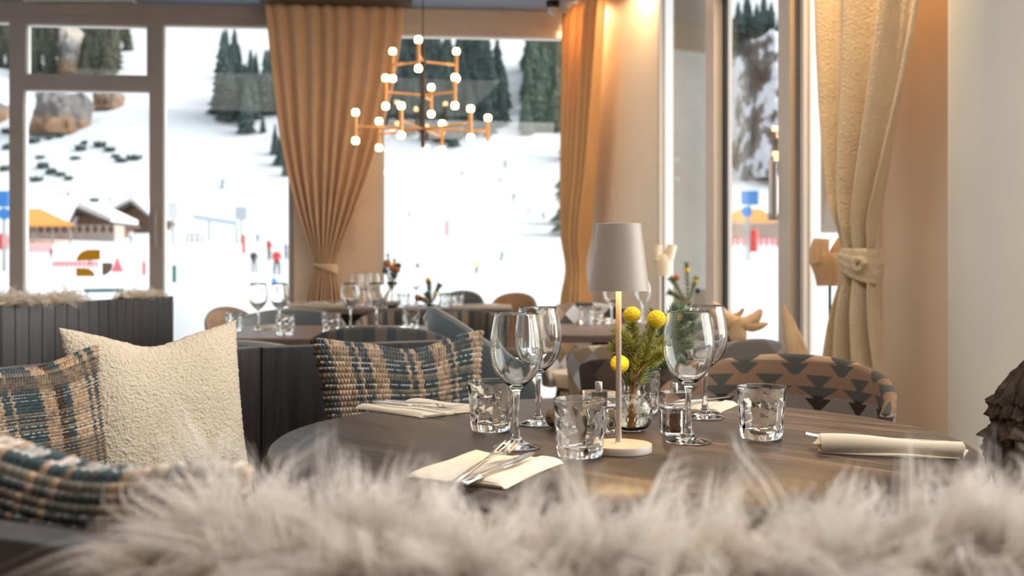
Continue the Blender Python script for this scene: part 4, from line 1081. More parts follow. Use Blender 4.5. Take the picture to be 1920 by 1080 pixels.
# ------------------------------------------------------------------ sheepskins
def fleece(locks, per, ln, rad, seed, spread=0.012, curl=0.5, nseg=7):
    """locks: (root point, direction, hang) -> tapered wavy strands, three-sided"""
    rg = np.random.default_rng(seed)
    roots = np.repeat(np.array([l[0] for l in locks]), per, 0); dirs = np.repeat(np.array([l[1] for l in locks]), per, 0)
    n = len(roots); lid = np.repeat(np.arange(len(locks)), per)
    llen = np.repeat(rg.uniform(0.7, 1.2, len(locks)), per) * rg.uniform(0.8, 1.1, n) * ln
    wav = np.repeat(rg.normal(0, 1, (len(locks), 3)), per, 0); wav2 = np.repeat(rg.normal(0, 1, (len(locks), 3)), per, 0)
    phs = np.repeat(rg.uniform(0, 6.28, len(locks)), per)
    off = rg.normal(0, spread, (n, 3)); hang = np.repeat(np.array([l[2] for l in locks]), per)
    ts = np.linspace(0, 1, nseg)
    side = np.cross(dirs, rg.normal(0, 1, (n, 3))); side /= np.linalg.norm(side, axis=1, keepdims=True)
    s2 = np.cross(dirs, side)
    pos = np.zeros((n, nseg, 3))
    for k, t in enumerate(ts):
        clump = 1 - 0.6 * t
        bend = wav * (curl * 0.30 * t * t) + wav2 * (curl * 0.20 * np.sin(t * 6.5 + phs)[:, None] * t)
        p = roots + off * clump + dirs * (llen * t)[:, None] + bend * llen[:, None]
        p[:, 2] -= hang * llen * t * t
        pos[:, k] = p
    r = rad * rg.uniform(0.7, 1.3, n)
    V = np.zeros((n, nseg, 3, 3)); UVs = np.zeros((n, nseg, 3, 2))
    for k, t in enumerate(ts):
        rr = r * (1 - 0.85 * t**1.5)
        for q in range(3):
            a = 2 * PI * q / 3
            V[:, k, q] = pos[:, k] + side * (rr * math.cos(a))[:, None] + s2 * (rr * math.sin(a))[:, None]
        UVs[:, k, :, 0] = (lid[:, None] * 0.37) % 7; UVs[:, k, :, 1] = t
    idx = np.arange(n)[:, None, None] * (nseg * 3) + np.arange(nseg - 1)[None, :, None] * 3
    q = np.arange(3)[None, None, :]; q2 = (q + 1) % 3
    Fq = np.stack([idx + q, idx + q2, idx + 3 + q2, idx + 3 + q], -1).reshape(-1, 4)
    return V.reshape(-1, 3), Fq, UVs.reshape(-1, 2)
def sheepskin(name, label, path, width_in, width_out, top, ln, nlocks, per, seed, rad=0.0006, edge=0.05, thick=0.012, parent_loc=(0,0,0)):
    """hide draped over a rail that follows path; path points carry the rail top"""
    r = thing(name, label, 'sheepskin', path[0], 0)
    base = Vector(path[0])
    fr = []
    pts = [Vector(p) for p in path]; cum = [0]
    for a, b in zip(pts, pts[1:]): cum.append(cum[-1] + (b - a).length)
    tot = cum[-1]
    def at_(s):
        d = s * tot
        for k in range(len(pts) - 1):
            if d <= cum[k+1] + 1e-9:
                f = (d - cum[k]) / max(cum[k+1] - cum[k], 1e-9)
                tg = (pts[k+1] - pts[k]).normalized()
                return pts[k].lerp(pts[k+1], f), tg
        return pts[-1], (pts[-1] - pts[-2]).normalized()
    rw = 0.035
    def surf(s, w):                        # w<0 inner side, w>0 outer side (arc length from the crest)
        p, tg = at_(s); nrm = Vector((tg.y, -tg.x, 0)).normalized()
        a = abs(w); sg = 1 if w > 0 else -1
        if a < rw * 1.57:
            an = a / rw; off = rw * math.sin(an); z = rw * math.cos(an) - rw; nn = nrm * (sg * math.sin(an)) + Vector((0, 0, math.cos(an)))
        else:
            off = rw; z = -rw - (a - rw * 1.57); nn = nrm * sg
            off += 0.004 * math.sin(s * 40)
        return p + nrm * (sg * off) + Vector((0, 0, z + top)), nn, nrm * sg
    nu, nv = 60, 26
    V = []
    for i in range(nu):
        s = i / (nu - 1)
        e = 0.75 + 0.25 * math.sqrt(max(0, 1 - (2 * s - 1) ** 2 * 0.8)) + 0.06 * math.sin(s * 19 + seed)
        for j in range(nv):
            w = -width_in * e + (width_in + width_out) * e * j / (nv - 1)
            p, nn, _ = surf(s, w); V.append(tuple(p - base))
    o = mesh('hide', V, grid_faces(nu, nv).tolist(), M['fur_skin'], r, True)
    sm = o.modifiers.new('thick', 'SOLIDIFY'); sm.thickness = thick; sm.offset = 0
    rg = random.Random(seed); locks = []
    for q in range(nlocks):
        s = rg.random(); w = rg.uniform(-width_in, width_out)
        if rg.random() < 0.5: w = rg.gauss(0.0, 0.035)
        w = max(-width_in, min(width_out, w))
        p, nn, on = surf(s, w)
        tg = at_(s)[1]
        fl = mnoise.noise(Vector((s * 5, w * 9, seed))) * 1.5 - 0.05
        fu_ = 0.5 + 0.9 * mnoise.noise(Vector((s * 7 + 3, w * 12, seed + 5)))
        d = nn * 0.50 + tg * (fl * 1.0 + 0.25 - 0.9 * max(0, 0.35 - s)) + on * (0.4 * fu_) + Vector((rg.gauss(0, 0.2), rg.gauss(0, 0.2), rg.gauss(0.0, 0.15)))
        if s < 0.06: d += -tg * 0.15
        d.normalize()
        crest = math.exp(-(w / 0.05) ** 2)
        hang = 0.22 + 0.55 * (1 - crest) + rg.uniform(-0.1, 0.2)
        locks.append((tuple(p - base + nn * 0.004), tuple(d), hang))
    Vf, Ff, Uf = fleece(locks, per, ln, rad, seed, 0.008, 0.6)
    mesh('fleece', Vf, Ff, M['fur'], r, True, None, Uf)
    return r
B0, B1, B2 = bp(227.7, BR + 0.022), bp(259.7, BR + 0.022), bp(291.7, BR + 0.022)
Z_ = Vector((0, 0, ZB))
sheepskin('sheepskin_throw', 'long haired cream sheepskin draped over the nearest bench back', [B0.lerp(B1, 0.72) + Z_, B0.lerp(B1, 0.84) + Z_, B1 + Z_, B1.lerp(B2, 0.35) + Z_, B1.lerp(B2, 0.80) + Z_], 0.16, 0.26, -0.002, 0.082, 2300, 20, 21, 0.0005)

# far booth at left with its own sheepskins
fb = thing('booth_bench', 'curved dark plank partition of the far booth at left', 'bench', (-1.8, 4.2, 0))
fp = [Vector((-2.15, 3.35, 0)), Vector((-1.98, 3.65, 0)), Vector((-1.84, 4.0, 0)), Vector((-1.72, 4.4, 0)), Vector((-1.64, 4.8, 0)), Vector((-1.59, 5.2, 0))]
fc = catmull(fp, 6)
for a, b in zip(fc[::1], fc[1::1]):
    d = (b - a).normalized(); n_ = Vector((d.y, -d.x, 0)) * 0.02; e = d * 0.0012
    a2, b2 = a + e - fb.location, b - e - fb.location
    V = [(p.x, p.y, z) for z in (0.0, 0.9) for p in (a2 - n_, b2 - n_, b2 + n_, a2 + n_)]
    bevel(mesh('plank', V, [(0,3,2,1),(4,5,6,7),(0,1,5,4),(1,2,6,5),(2,3,7,6),(3,0,4,7)], M['booth'], fb, False), 0.0015, 1)
up9 = Vector((0, 0, 0.9))
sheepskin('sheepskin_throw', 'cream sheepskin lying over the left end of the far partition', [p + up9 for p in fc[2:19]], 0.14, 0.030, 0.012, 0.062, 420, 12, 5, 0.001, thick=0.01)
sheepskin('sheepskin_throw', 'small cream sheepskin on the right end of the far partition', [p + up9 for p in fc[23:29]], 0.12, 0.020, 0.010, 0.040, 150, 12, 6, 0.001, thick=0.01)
# ================================================================== tub chairs
def tub_chair(name, label, loc, face, outer, inner, seat, r=0.28, z_back=0.80, z_arm=0.60, z_bot=0.40, wrap=118, group=None, legmat=None, piping=None, th=0.028, deep=1.0, slope=1.4):
    """face: direction in degrees that the sitter looks; local +Y"""
    c = thing(name, label, 'chair', (loc[0], loc[1], 0), math.radians(face - 90), group)
    nph = 49; V = []; UVs = []
    secs = 10
    for i in range(nph):
        f = -1 + 2 * i / (nph - 1); ph = math.radians(wrap * f)
        zt_ = z_arm + (z_back - z_arm) * (math.cos(ph / math.radians(wrap) * PI / 2)) ** (1 / slope)
        if abs(f) > 0.9: zt_ -= (abs(f) - 0.9) * 0.5
        flare = 0.035
        def P(rr, z, dr):
            k = (z - z_bot) / max(zt_ - z_bot, 1e-3)
            q = rr + flare * k
            return ((q + dr) * math.sin(ph), -(q + dr) * math.cos(ph) * deep, z)
        zs_o = np.linspace(z_bot, zt_ - 0.012, 6)
        ring = [P(r, z, 0) for z in zs_o]
        ring += [P(r, zt_ - 0.004, -0.004), P(r, zt_, -th * 0.5), P(r, zt_ - 0.004, -th + 0.004)]
        ring += [P(r, z, -th) for z in zs_o[::-1]]
        u = r * ph
        for k_, p in enumerate(ring): V.append(p); UVs.append((u + 2.0, p[2]))
        m = len(ring)
    Fq = []; mi = []
    for i in range(nph - 1):
        for k_ in range(m):
            j = (k_ + 1) % m
            Fq.append((i*m+k_, (i+1)*m+k_, (i+1)*m+j, i*m+j)); mi.append(0 if k_ < 7 else 1)
    Fq.append(tuple(range(m))); mi.append(0)
    Fq.append(tuple(range(nph*m - 1, (nph-1)*m - 1, -1))); mi.append(0)
    mesh('backrest', V, Fq, [outer, inner], c, True, mi, UVs, 60)
    if piping:
        pts = [V[i*m + 7] for i in range(nph)]
        MB().tube(pts, 0.006, 6).obj('piping', piping, c, True)
    rs = r - th - 0.006; Vs, Fs = lathe([(0, 0.40), (rs * 0.96, 0.40), (rs, 0.415), (rs, 0.452), (rs * 0.95, 0.472), (rs * 0.6, 0.48), (0, 0.482)], 40)
    Vs = [(x, y * deep + 0.0, z) for x, y, z in Vs]
    mesh('seat', Vs, Fs, seat, c, True, None, [(v[0], v[1]) for v in Vs], 50)
    MB().lathe([(0, 0.375), (rs * 0.8, 0.375), (rs * 0.85, 0.40), (0, 0.40)], 24).obj('seat_frame', legmat or M['black_metal'], c, True, 40)
    for sx, sy in ((1, 1), (-1, 1), (1, -1), (-1, -1)):
        MB().tube([(sx * rs * 0.62, sy * rs * 0.62, 0.39), (sx * rs * 0.86, sy * rs * 0.86, 0.0)], [0.014, 0.009], 10).obj('leg', legmat or M['black_metal'], c, True, 50)
    return c
K = M
# near kilim chair across the table
tub_chair('tub_chair', 'brown patterned upholstered tub chair pulled up behind the round table', (0.60, 2.60), 243, K['kilim'], K['kilim'], K['kilim'], 0.245, 0.815, 0.655, 0.40, 112, None, None, None, 0.03, 1.0, 1.7)
# chairs round the long table behind the booth
tub_chair('tub_chair', 'grey shell chair showing its rounded back behind the booth corner', (-0.99, 4.18), 90, K['shell_grey'], K['shell_grey'], K['seat_grey'], 0.25, 0.775, 0.60, 0.40, 110, None, None, K['piping'])
tub_chair('tub_chair', 'dark plaid chair with rounded back just behind the wide plaid cushion', (-0.46, 4.02), 90, K['stripe'], K['stripe'], K['seat_grey'], 0.23, 0.835, 0.62, 0.40, 112, None, None, None, 0.03, 1.0, 2.2)
tub_chair('tub_chair', 'large grey shell chair with pale rim beyond the long table', (-1.20, 5.85), 270, K['shell_grey'], K['shell_grey'], K['seat_grey'], 0.30, 0.80, 0.62, 0.40, 112, None, None, K['piping'])
tub_chair('tub_chair', 'brown leather tub chair at left end of the long table', (-1.60, 6.40), 300, K['shell_brown'], K['shell_brown'], K['seat_grey'], 0.12, 0.80, 0.62, 0.40, 112, None, None, K['piping'])
tub_chair('tub_chair', 'left plaid upholstered chair beyond the long table', (-0.655, 6.05), 270, K['stripe'], K['stripe'], K['seat_grey'], 0.17, 0.795, 0.66, 0.40, 115)
tub_chair('tub_chair', 'right plaid upholstered chair beyond the long table', (-0.245, 6.12), 270, K['stripe'], K['stripe'], K['seat_grey'], 0.17, 0.795, 0.66, 0.40, 115)
tub_chair('tub_chair', 'teal grey shell chair in side view left of the wine glasses', (-0.055, 4.34), 15, K['shell_teal'], K['shell_teal'], K['seat_cream'], 0.24, 0.88, 0.56, 0.38, 118, None, None, K['piping'], 0.03, 1.0, 1.0)
# chairs of the table under the driftwood
tub_chair('tub_chair', 'geometric weave chair with cream seat in front of the right table', (0.44, 4.38), 75, K['diamond'], K['diamond'], K['seat_cream'], 0.195, 0.745, 0.60, 0.36, 116)
tub_chair('tub_chair', 'geometric weave chair beyond the right table, only its top showing', (0.43, 6.02), 280, K['diamond'], K['diamond'], K['seat_cream'], 0.27, 0.835, 0.66, 0.40, 112)
tub_chair('tub_chair', 'dark brown tub chair behind the bulb vase', (0.46, 3.62), 60, K['diamond_dark'], K['diamond_dark'], K['diamond_dark'], 0.21, 0.755, 0.60, 0.38, 116)
tub_chair('tub_chair', 'blue grey woven chair at right end of the right table', (0.86, 4.22), 100, K['diamond_blue'], K['diamond_blue'], K['seat_grey'], 0.14, 0.775, 0.62, 0.38, 116)
tub_chair('tub_chair', 'grey chair top showing beyond the far window table', (-0.35, 7.72), 268, K['shell_grey'], K['shell_grey'], K['seat_grey'], 0.13, 0.865, 0.70, 0.40, 110, None, None, K['piping'])
tub_chair('tub_chair', 'tan leather chair top beyond the right end of far window table', (0.01, 7.70), 262, K['shell_brown'], K['shell_brown'], K['seat_grey'], 0.13, 0.85, 0.70, 0.40, 110, None, None, K['piping'])

# ------------------------------------------------------------------ other tables
def dining_table(label, x0, x1, y0, y1, zt_, th=0.035, rot=0.0):
    t = thing('dining_table', label, 'table', ((x0+x1)/2, (y0+y1)/2, 0), rot)
    a, b = (x1-x0)/2, (y1-y0)/2
    bevel(MB().box((-a, -b, zt_-th), (a, b, zt_)).obj('tabletop', M['table_far'], t), 0.006, 2)
    MB().box((-a*0.55, -0.05, 0.03), (a*0.55, 0.05, zt_-th)).obj('pedestal', M['booth'], t)
    MB().box((-a*0.7, -0.25, 0), (a*0.7, 0.25, 0.03)).obj('foot', M['bronze_base'], t)
    return t
dining_table('long dark table right behind the booth panels', -1.28, -0.335, 4.48, 5.45, 0.75)
dining_table('window table under the chandelier before the tan pier', -1.38, 0.0, 6.72, 7.45, 0.785)
dining_table('dark table at right under the driftwood sculptures', 0.19, 0.98, 4.72, 5.62, 0.75)
def onT(px, py, z=0.75): return T(px, py, z)
G2 = 'wine glasses on the long table behind the booth'
wine_glass('wine glass at left on the long table behind booth', onT(484, 620), 32, G2)
wine_glass('second wine glass from left on the long table behind booth', onT(524, 619), 32, G2)
wine_glass('wine glass in front of the knotted curtain foot on long table', onT(657, 617), 32, G2)
wine_glass('wine glass right of the curtain foot on the long table', onT(706, 616), 32, G2)
GT2 = 'tumblers on the long table behind the booth'
tumbler('tumbler below the two left wine glasses on long table', onT(535, 629), 12, GT2)
tumbler('tumbler between the two pairs of wine glasses on long table', onT(621, 625), 12, GT2)
tumbler('tumbler at the left end of the long table by cream cushion', onT(440, 622), 12, GT2)
tumbler('tumbler beside the flower vase on the long table', onT(771, 617), 12, GT2)
G3 = 'wine glasses on the window table'
wine_glass('left of three wine glasses close together on window table', onT(670, 574, 0.785), 24, G3)
wine_glass('middle of three wine glasses close together on window table', onT(684, 573, 0.785), 24, G3, 1.02)
wine_glass('right of three wine glasses close together on window table', onT(699, 574, 0.785), 24, G3)
wine_glass('wine glass right of the dried bouquet against white snow', onT(780, 573, 0.785), 24, G3, 1.15)
GT3 = 'tumblers on the window table'
tumbler('tumbler right beside the dried bouquet on window table', onT(757, 576, 0.785), 10, GT3)
tumbler('left tumbler of a pair toward right end of window table', onT(835, 575, 0.785), 10, GT3)
tumbler('right tumbler of a pair toward right end of window table', onT(858, 574, 0.785), 10, GT3)
GT4 = 'glasses on the right table'
tumbler('left one of two touching tumblers on the right table', onT(1100, 607.5), 12, GT4)
tumbler('right one of two touching tumblers on the right table', onT(1116, 608), 12, GT4)
wine_glass('wine glass on the right table showing left below the lamp shade', onT(1147, 607), 32, GT4)
wine_glass('wine glass on the right table peeking right of lamp shade', onT(1205, 604), 32, GT4)
def flat_napkin(label, c, w, d, ang, group, h=0.012):
    t = thing('linen_napkin', label, 'napkin', c, ang, group)
    nu, nv = 16, 12; V = []
    for s in (0, 1):
        for i in range(nu):
            for j in range(nv):
                x = (i/(nu-1)-0.5)*w; y = (j/(nv-1)-0.5)*d
                V.append((x + 0.1*y, y, (h*(0.75+0.25*math.sin(7*i/nu+3*j/nv)) if s == 0 else 0.0005)))
    o_ = nu*nv; Fq = grid_faces(nu, nv).tolist() + grid_faces(nu, nv, o_, True).tolist()
    for i in range(nu-1): Fq += [[i*nv, o_+i*nv, o_+(i+1)*nv, (i+1)*nv], [i*nv+nv-1, (i+1)*nv+nv-1, o_+(i+1)*nv+nv-1, o_+i*nv+nv-1]]
    for j in range(nv-1): Fq += [[j, j+1, o_+j+1, o_+j], [(nu-1)*nv+j, o_+(nu-1)*nv+j, o_+(nu-1)*nv+j+1, (nu-1)*nv+j+1]]
    mesh('cloth', V, Fq, M['napkin'], t, True, None, None, 50)
    MB().tube([(-w*0.3, 0.005, h+0.003), (w*0.35, 0.012, h+0.004)], [0.004, 0.003], 8).obj('cutlery', M['steel'], t, True)
    return t
GN = 'napkins on the far tables'
flat_napkin('beige napkin with cutlery behind left tumbler on long table', onT(512, 616), 0.16, 0.13, 0.2, GN)
flat_napkin('beige napkin right of the wine glasses on the long table', onT(708, 617) + Vector((0.09, -0.17, 0)), 0.18, 0.13, 0.3, GN)
flat_napkin('beige napkin at left end of window table', onT(575, 574, 0.785), 0.26, 0.2, 0.1, GN, 0.022)
flat_napkin('thick beige napkin before the curtain foot on window table', onT(626, 575, 0.785), 0.24, 0.2, -0.1, GN, 0.030)
flat_napkin('beige napkin at right end of the window table', onT(905, 575, 0.785), 0.34, 0.16, 0.0, GN, 0.012)
flat_napkin('beige napkin in front of lamp on the right table', onT(1132, 606) + Vector((0.01, 0.12, 0)), 0.14, 0.10, 0.1, GN)
flat_napkin('beige napkin right of pine sprig on the right table', onT(1350, 609), 0.20, 0.14, 0.1, GN)
# small vases on the far tables
def small_vase(label, p, s=1.0):
    t = thing('bud_vase', label, 'vase', p, 0, 'bud vases on the far tables'); t.scale = (s,) * 3
    V, Fc = lathe([(0, 0), (0.022, 0), (0.032, 0.01), (0.038, 0.03), (0.034, 0.05), (0.02, 0.066), (0.014, 0.078), (0.016, 0.09), (0.024, 0.105), (0.0225, 0.105), (0.0145, 0.09), (0.0125, 0.078), (0.018, 0.066), (0.032, 0.05), (0.036, 0.03), (0.030, 0.012), (0.0, 0.006)], 32)
    mesh('vase_body', V, Fc, M['vase_glass'], t, True)
    return t
def bouquet(name, label, cat, base, tips, mats, heads, seed, nl=0.024, nn=90, group=None):
    r = thing(name, label, cat, base, 0, group)
    rg = random.Random(seed); st = MB(); nd = MB()
    for tip in tips:
        tip = Vector(tip) - Vector(base)
        c = catmull([Vector((0, 0, 0.03)), Vector((0, 0, 0.09)), tip * 0.6 + Vector((0, 0, 0.045)), tip], 7)
        st.tube(c, [0.0022 * (1 - 0.5 * i / len(c)) for i in range(len(c))], 6)
        fr = frames(c)
        for q in range(nn):
            t = 0.45 + 0.55 * (q + rg.random()) / nn
            p, a, b, tg = fr[min(int(t * (len(fr)-1)), len(fr)-1)]
            an = q * 2.4; o_ = a * math.cos(an) + b * math.sin(an)
            d = (tg * 0.8 + o_ * 0.8).normalized(); e = p + d * nl * rg.uniform(0.6, 1.1); s1 = d.cross(tg).normalized() * 0.0022; s2 = d.cross(s1)
            nd.add([p + s1, p - s1 * 0.5 + s2 * 0.85, p - s1 * 0.5 - s2 * 0.85, e], [(0, 1, 3), (1, 2, 3), (2, 0, 3)])
    st.obj('stem', M['twig'], r, True); nd.obj('needles', mats, r, True)
    for p, rad, mt in heads:
        hb = MB(); hb.ball(Vector(p) - Vector(base), rad, 20, 12); h = hb.obj('flower_head', mt, r, True)
        h.data.update()
    return r
p = onT(808, 611); Y = p.y; small_vase('glass bud vase on the long table holding sparse greenery', p)
bouquet('flower_arrangement', 'sparse green sprigs with yellow button flower on the long table', 'flowers', p, [W(824, 535, Y), W(800, 552, Y), W(786, 560, Y), W(804, 530, Y)], M['leaf_dark'], [(W(803, 524, Y), 0.012, M['billy']), (W(818, 552, Y), 0.009, M['billy']), (W(783, 558, Y), 0.015, M['dried_orange']), (W(795, 562, Y), 0.012, M['dried_orange'])], 3, 0.03, 150)
p = onT(735, 577, 0.785); Y = p.y; small_vase('glass bud vase on window table holding dried flowers', p, 1.5)
bouquet('flower_arrangement', 'dried orange and green bouquet beside the tan pier edge', 'flowers', p, [W(727, 476, Y), W(740, 486, Y), W(722, 500, Y), W(748, 500, Y), W(736, 505, Y)], M['leaf_dark'], [(W(726, 494, Y), 0.024, M['dried_orange']), (W(735, 503, Y), 0.02, M['dried_orange']), (W(744, 505, Y), 0.022, M['dried_orange']), (W(740, 494, Y), 0.014, M['billy']), (W(747, 498, Y), 0.018, M['thistle']), (W(739, 516, Y), 0.020, M['leaf_dark']), (W(722, 508, Y), 0.018, M['leaf_dark'])], 4, 0.03)
p = onT(1290, 609.5); Y = p.y; small_vase('glass bud vase on right table behind the wine glasses', p)
bouquet('flower_arrangement', 'green pine sprig with two yellow buttons before the driftwood torso', 'flowers', p, [W(1288, 494, Y), W(1258, 522, Y), W(1256, 548, Y), W(1306, 522, Y)], M['needles_dark'], [(W(1288, 507, Y), 0.013, M['billy']), (W(1304, 527, Y), 0.012, M['billy']), (W(1309, 545, Y), 0.014, M['thistle']), (W(1268, 521, Y), 0.016, M['dried_orange'])], 5, 0.032, 240)

# ------------------------------------------------------------------ chandelier
cY = 6.8; cX = XP(793, cY)
def cz(py): return CZ - (py - HZ) * cY / F
ch = thing('chandelier', 'three tiered brass chandelier with small glowing bulbs by the window', 'chandelier', (cX, cY, 0))
MB().tube([(0, 0, cz(84)), (0, 0, cz(276))], 0.012, 16).obj('central_rod', M['rod_dark'], ch, True, 40)
MB().tube([(0, 0, cz(84)), (0, 0, ZC)], 0.003, 8).obj('suspension_cable', M['black_metal'], ch, True, 40)
MB().lathe([(0, ZC - 0.03), (0.05, ZC - 0.03), (0.055, ZC)], 24).obj('ceiling_rose', M['rod_dark'], ch, True, 40)
def tier(zh, rad, angs_, sl=0.168):
    MB().lathe([(0, zh - 0.014), (0.018, zh - 0.014), (0.018, zh + 0.014), (0, zh + 0.014)], 20).obj('hub', M['rod_dark'], ch, True, 40)
    for a in angs_:
        a = math.radians(a); x, y = rad * math.cos(a), rad * math.sin(a)
        arm = MB().tube([(0.014 * math.cos(a), 0.014 * math.sin(a), zh), (x, y, zh)], 0.008, 12).obj('arm', M['brass'], ch, True, 40)
        MB().tube([(x, y, zh - sl/2 + 0.016), (x, y, zh + sl/2 - 0.016)], 0.0115, 12).obj('candle_tube', M['brass'], arm, True, 40)
        for s in (-1, 1):
            zc = zh + s * sl / 2
            bb = MB().lathe([(0, zc - 0.019), (0.013, zc - 0.0185), (0.0195, zc - 0.012), (0.021, zc), (0.0195, zc + 0.012), (0.013, zc + 0.0185), (0, zc + 0.019)], 20, (x, y, 0))
            bb.obj('bulb', M['bulb'], arm, True)
tier(cz(115), 0.232, [32, 148, 268])
tier(cz(178), 0.240, [82, 207, 327])
tier(cz(242), 0.410, [17, 77, 137, 197, 257, 317])

# ------------------------------------------------------------------ driftwood sculptures on stands
def blob(name, mat, parent, rings, n=28, rough=0.006, seed=0):
    """rings: (centre, rx, ry, tilt) stacked along a path -> one closed organic body"""
    V = []; Fc = []
    rows = []
    for c, rx, ry, rz in rings:
        row = []
        for i in range(n):
            a = 2 * PI * i / n
            p = Vector((rx * math.cos(a), ry * math.sin(a), 0)); p = Matrix.Rotation(rz, 3, 'Y') @ p
            q = Vector(c) + p
            q += p.normalized() * (mnoise.noise(q * 9 + Vector((seed, 0, 0))) * rough * 4 + mnoise.noise(q * 30) * rough)
            row.append(len(V)); V.append(tuple(q))
        rows.append(row)
    for A, B_ in zip(rows, rows[1:]):
        for i in range(n):
            j = (i + 1) % n; Fc.append((A[i], A[j], B_[j], B_[i]))
    Fc.append(tuple(rows[0][::-1])); Fc.append(tuple(rows[-1]))
    return mesh(name, V, Fc, mat, parent, True, None, None, 50)
def sculpture_base(r, zrod, rod=True, sz=0.11):
    bevel(MB().box((-sz, -sz, 0), (sz, sz, 0.05)).obj('plinth', M['black_metal'], r), 0.004)
    if rod: MB().tube([(0, 0, 0.05), (0, 0, zrod)], 0.006, 10).obj('rod', M['black_metal'], r, True, 40)
# forked torso-like piece on a thin rod beside the nubby curtain
def torso(label, px, py0, py1, Y, wpx, mat, seed):
    c = W(px, py1, Y); h = (py1 - py0) * Y / F; w = wpx * Y / F
    r = thing('driftwood_sculpture', label, 'sculpture', (c.x, c.y, 0), 0, 'driftwood sculptures on stands')
    z0 = c.z
    body = [((0, 0, z0), w*0.34, w*0.26, 0), ((-0.01*w, 0, z0 + h*0.22), w*0.40, w*0.29, 0), ((-0.03*w, 0, z0 + h*0.45), w*0.45, w*0.31, 0), ((-0.03*w, 0, z0 + h*0.62), w*0.47, w*0.30, 0.05), ((-0.03*w, 0, z0 + h*0.70), w*0.40, w*0.24, 0.05)]
    blob('trunk', mat, r, body, 28, 0.003, seed)
    la = [((-0.25*w, 0, z0 + h*0.50), w*0.25, w*0.26, -0.2), ((-0.27*w, 0, z0 + h*0.72), w*0.25, w*0.25, -0.1), ((-0.24*w, 0, z0 + h*0.90), w*0.24, w*0.22, 0.0), ((-0.19*w, 0, z0 + h*0.99), w*0.22, w*0.17, 0.05)]
    blob('fork', mat, r, la, 24, 0.003, seed + 1)
    ra = [((0.12*w, 0, z0 + h*0.42), w*0.26, w*0.24, 0.5), ((0.24*w, 0, z0 + h*0.66), w*0.25, w*0.24, 0.5), ((0.35*w, 0, z0 + h*0.84), w*0.22, w*0.20, 0.4), ((0.42*w, 0, z0 + h*1.0), w*0.19, w*0.16, 0.15)]
    blob('fork', mat, r, ra, 24, 0.003, seed + 2)
    sculpture_base(r, z0 + h*0.1, True, 0.07)
    return r
torso('forked tan driftwood piece on a thin rod beside nubby curtain', 1556, 447, 536, 4.75, 76, M['driftwood'], 1)
torso('small pale forked driftwood piece between warm wall and narrow window', 1243, 459, 517, 6.35, 40, M['driftwood_pale'], 7)
# hollow root bowl
Y = 4.60; r = thing('driftwood_sculpture', 'curling tan driftwood root right of the wine glasses', 'sculpture', (XP(1375, Y), Y, 0), 0, 'driftwood sculptures on stands')
def rp(px, py, dy=0): q = W(px, py, Y + dy); return (q.x - XP(1375, Y), dy, q.z)
def limb(nm, pts, rads, flat=0.7, seed=0):
    c = catmull([Vector(p) for p in pts], 6); rr = np.interp(np.linspace(0, 1, len(c)), np.linspace(0, 1, len(rads)), rads)
    V, Fc = tube(c, list(rr), 18)
    V = [tuple(Vector(v) + Vector((mnoise.noise(Vector(v) * 14 + Vector((seed, 0, 0))), mnoise.noise(Vector(v) * 14 + Vector((0, seed, 5))), mnoise.noise(Vector(v) * 14 + Vector((3, 0, seed))))) * 0.005) for v in V]
    mesh(nm, V, Fc, M['driftwood'], r, True, None, None, 50)
limb('root_limb', [rp(1330, 572), rp(1346, 586), rp(1370, 603), rp(1396, 606), rp(1414, 596), rp(1428, 581)], [0.024, 0.031, 0.032, 0.030, 0.024, 0.008], 1, 1)
limb('root_limb', [rp(1330, 574, 0.03), rp(1348, 584, 0.03), rp(1366, 594, 0.03), rp(1384, 590, 0.02), rp(1394, 578, 0.0)], [0.018, 0.020, 0.016, 0.012, 0.004], 1, 4)
limb('root_limb', [rp(1392, 606), rp(1412, 612), rp(1428, 610), rp(1440, 606)], [0.028, 0.024, 0.015, 0.004], 1, 6)
limb('root_limb', [rp(1376, 600), rp(1384, 630), rp(1382, 646), rp(1374, 652)], [0.030, 0.034, 0.022, 0.008], 1, 9)
sculpture_base(r, rp(1375, 640)[2], True, 0.075)
# upright shard
Y = 4.40; r = thing('driftwood_sculpture', 'tall pointed driftwood shard leaning by the balcony door', 'sculpture', (XP(1495, Y), Y, 0), 0, 'driftwood sculptures on stands')
def sp_(px, py): q = W(px, py, Y); return (q.x - XP(1495, Y), 0, q.z)
limb('shard_body', [(0.02, 0, 0.03), sp_(1503, 720), sp_(1497, 680), sp_(1488, 640), sp_(1478, 605), sp_(1468, 571)], [0.070, 0.056, 0.048, 0.038, 0.023, 0.003], 1, 2)
sculpture_base(r, 0.1, False, 0.08)

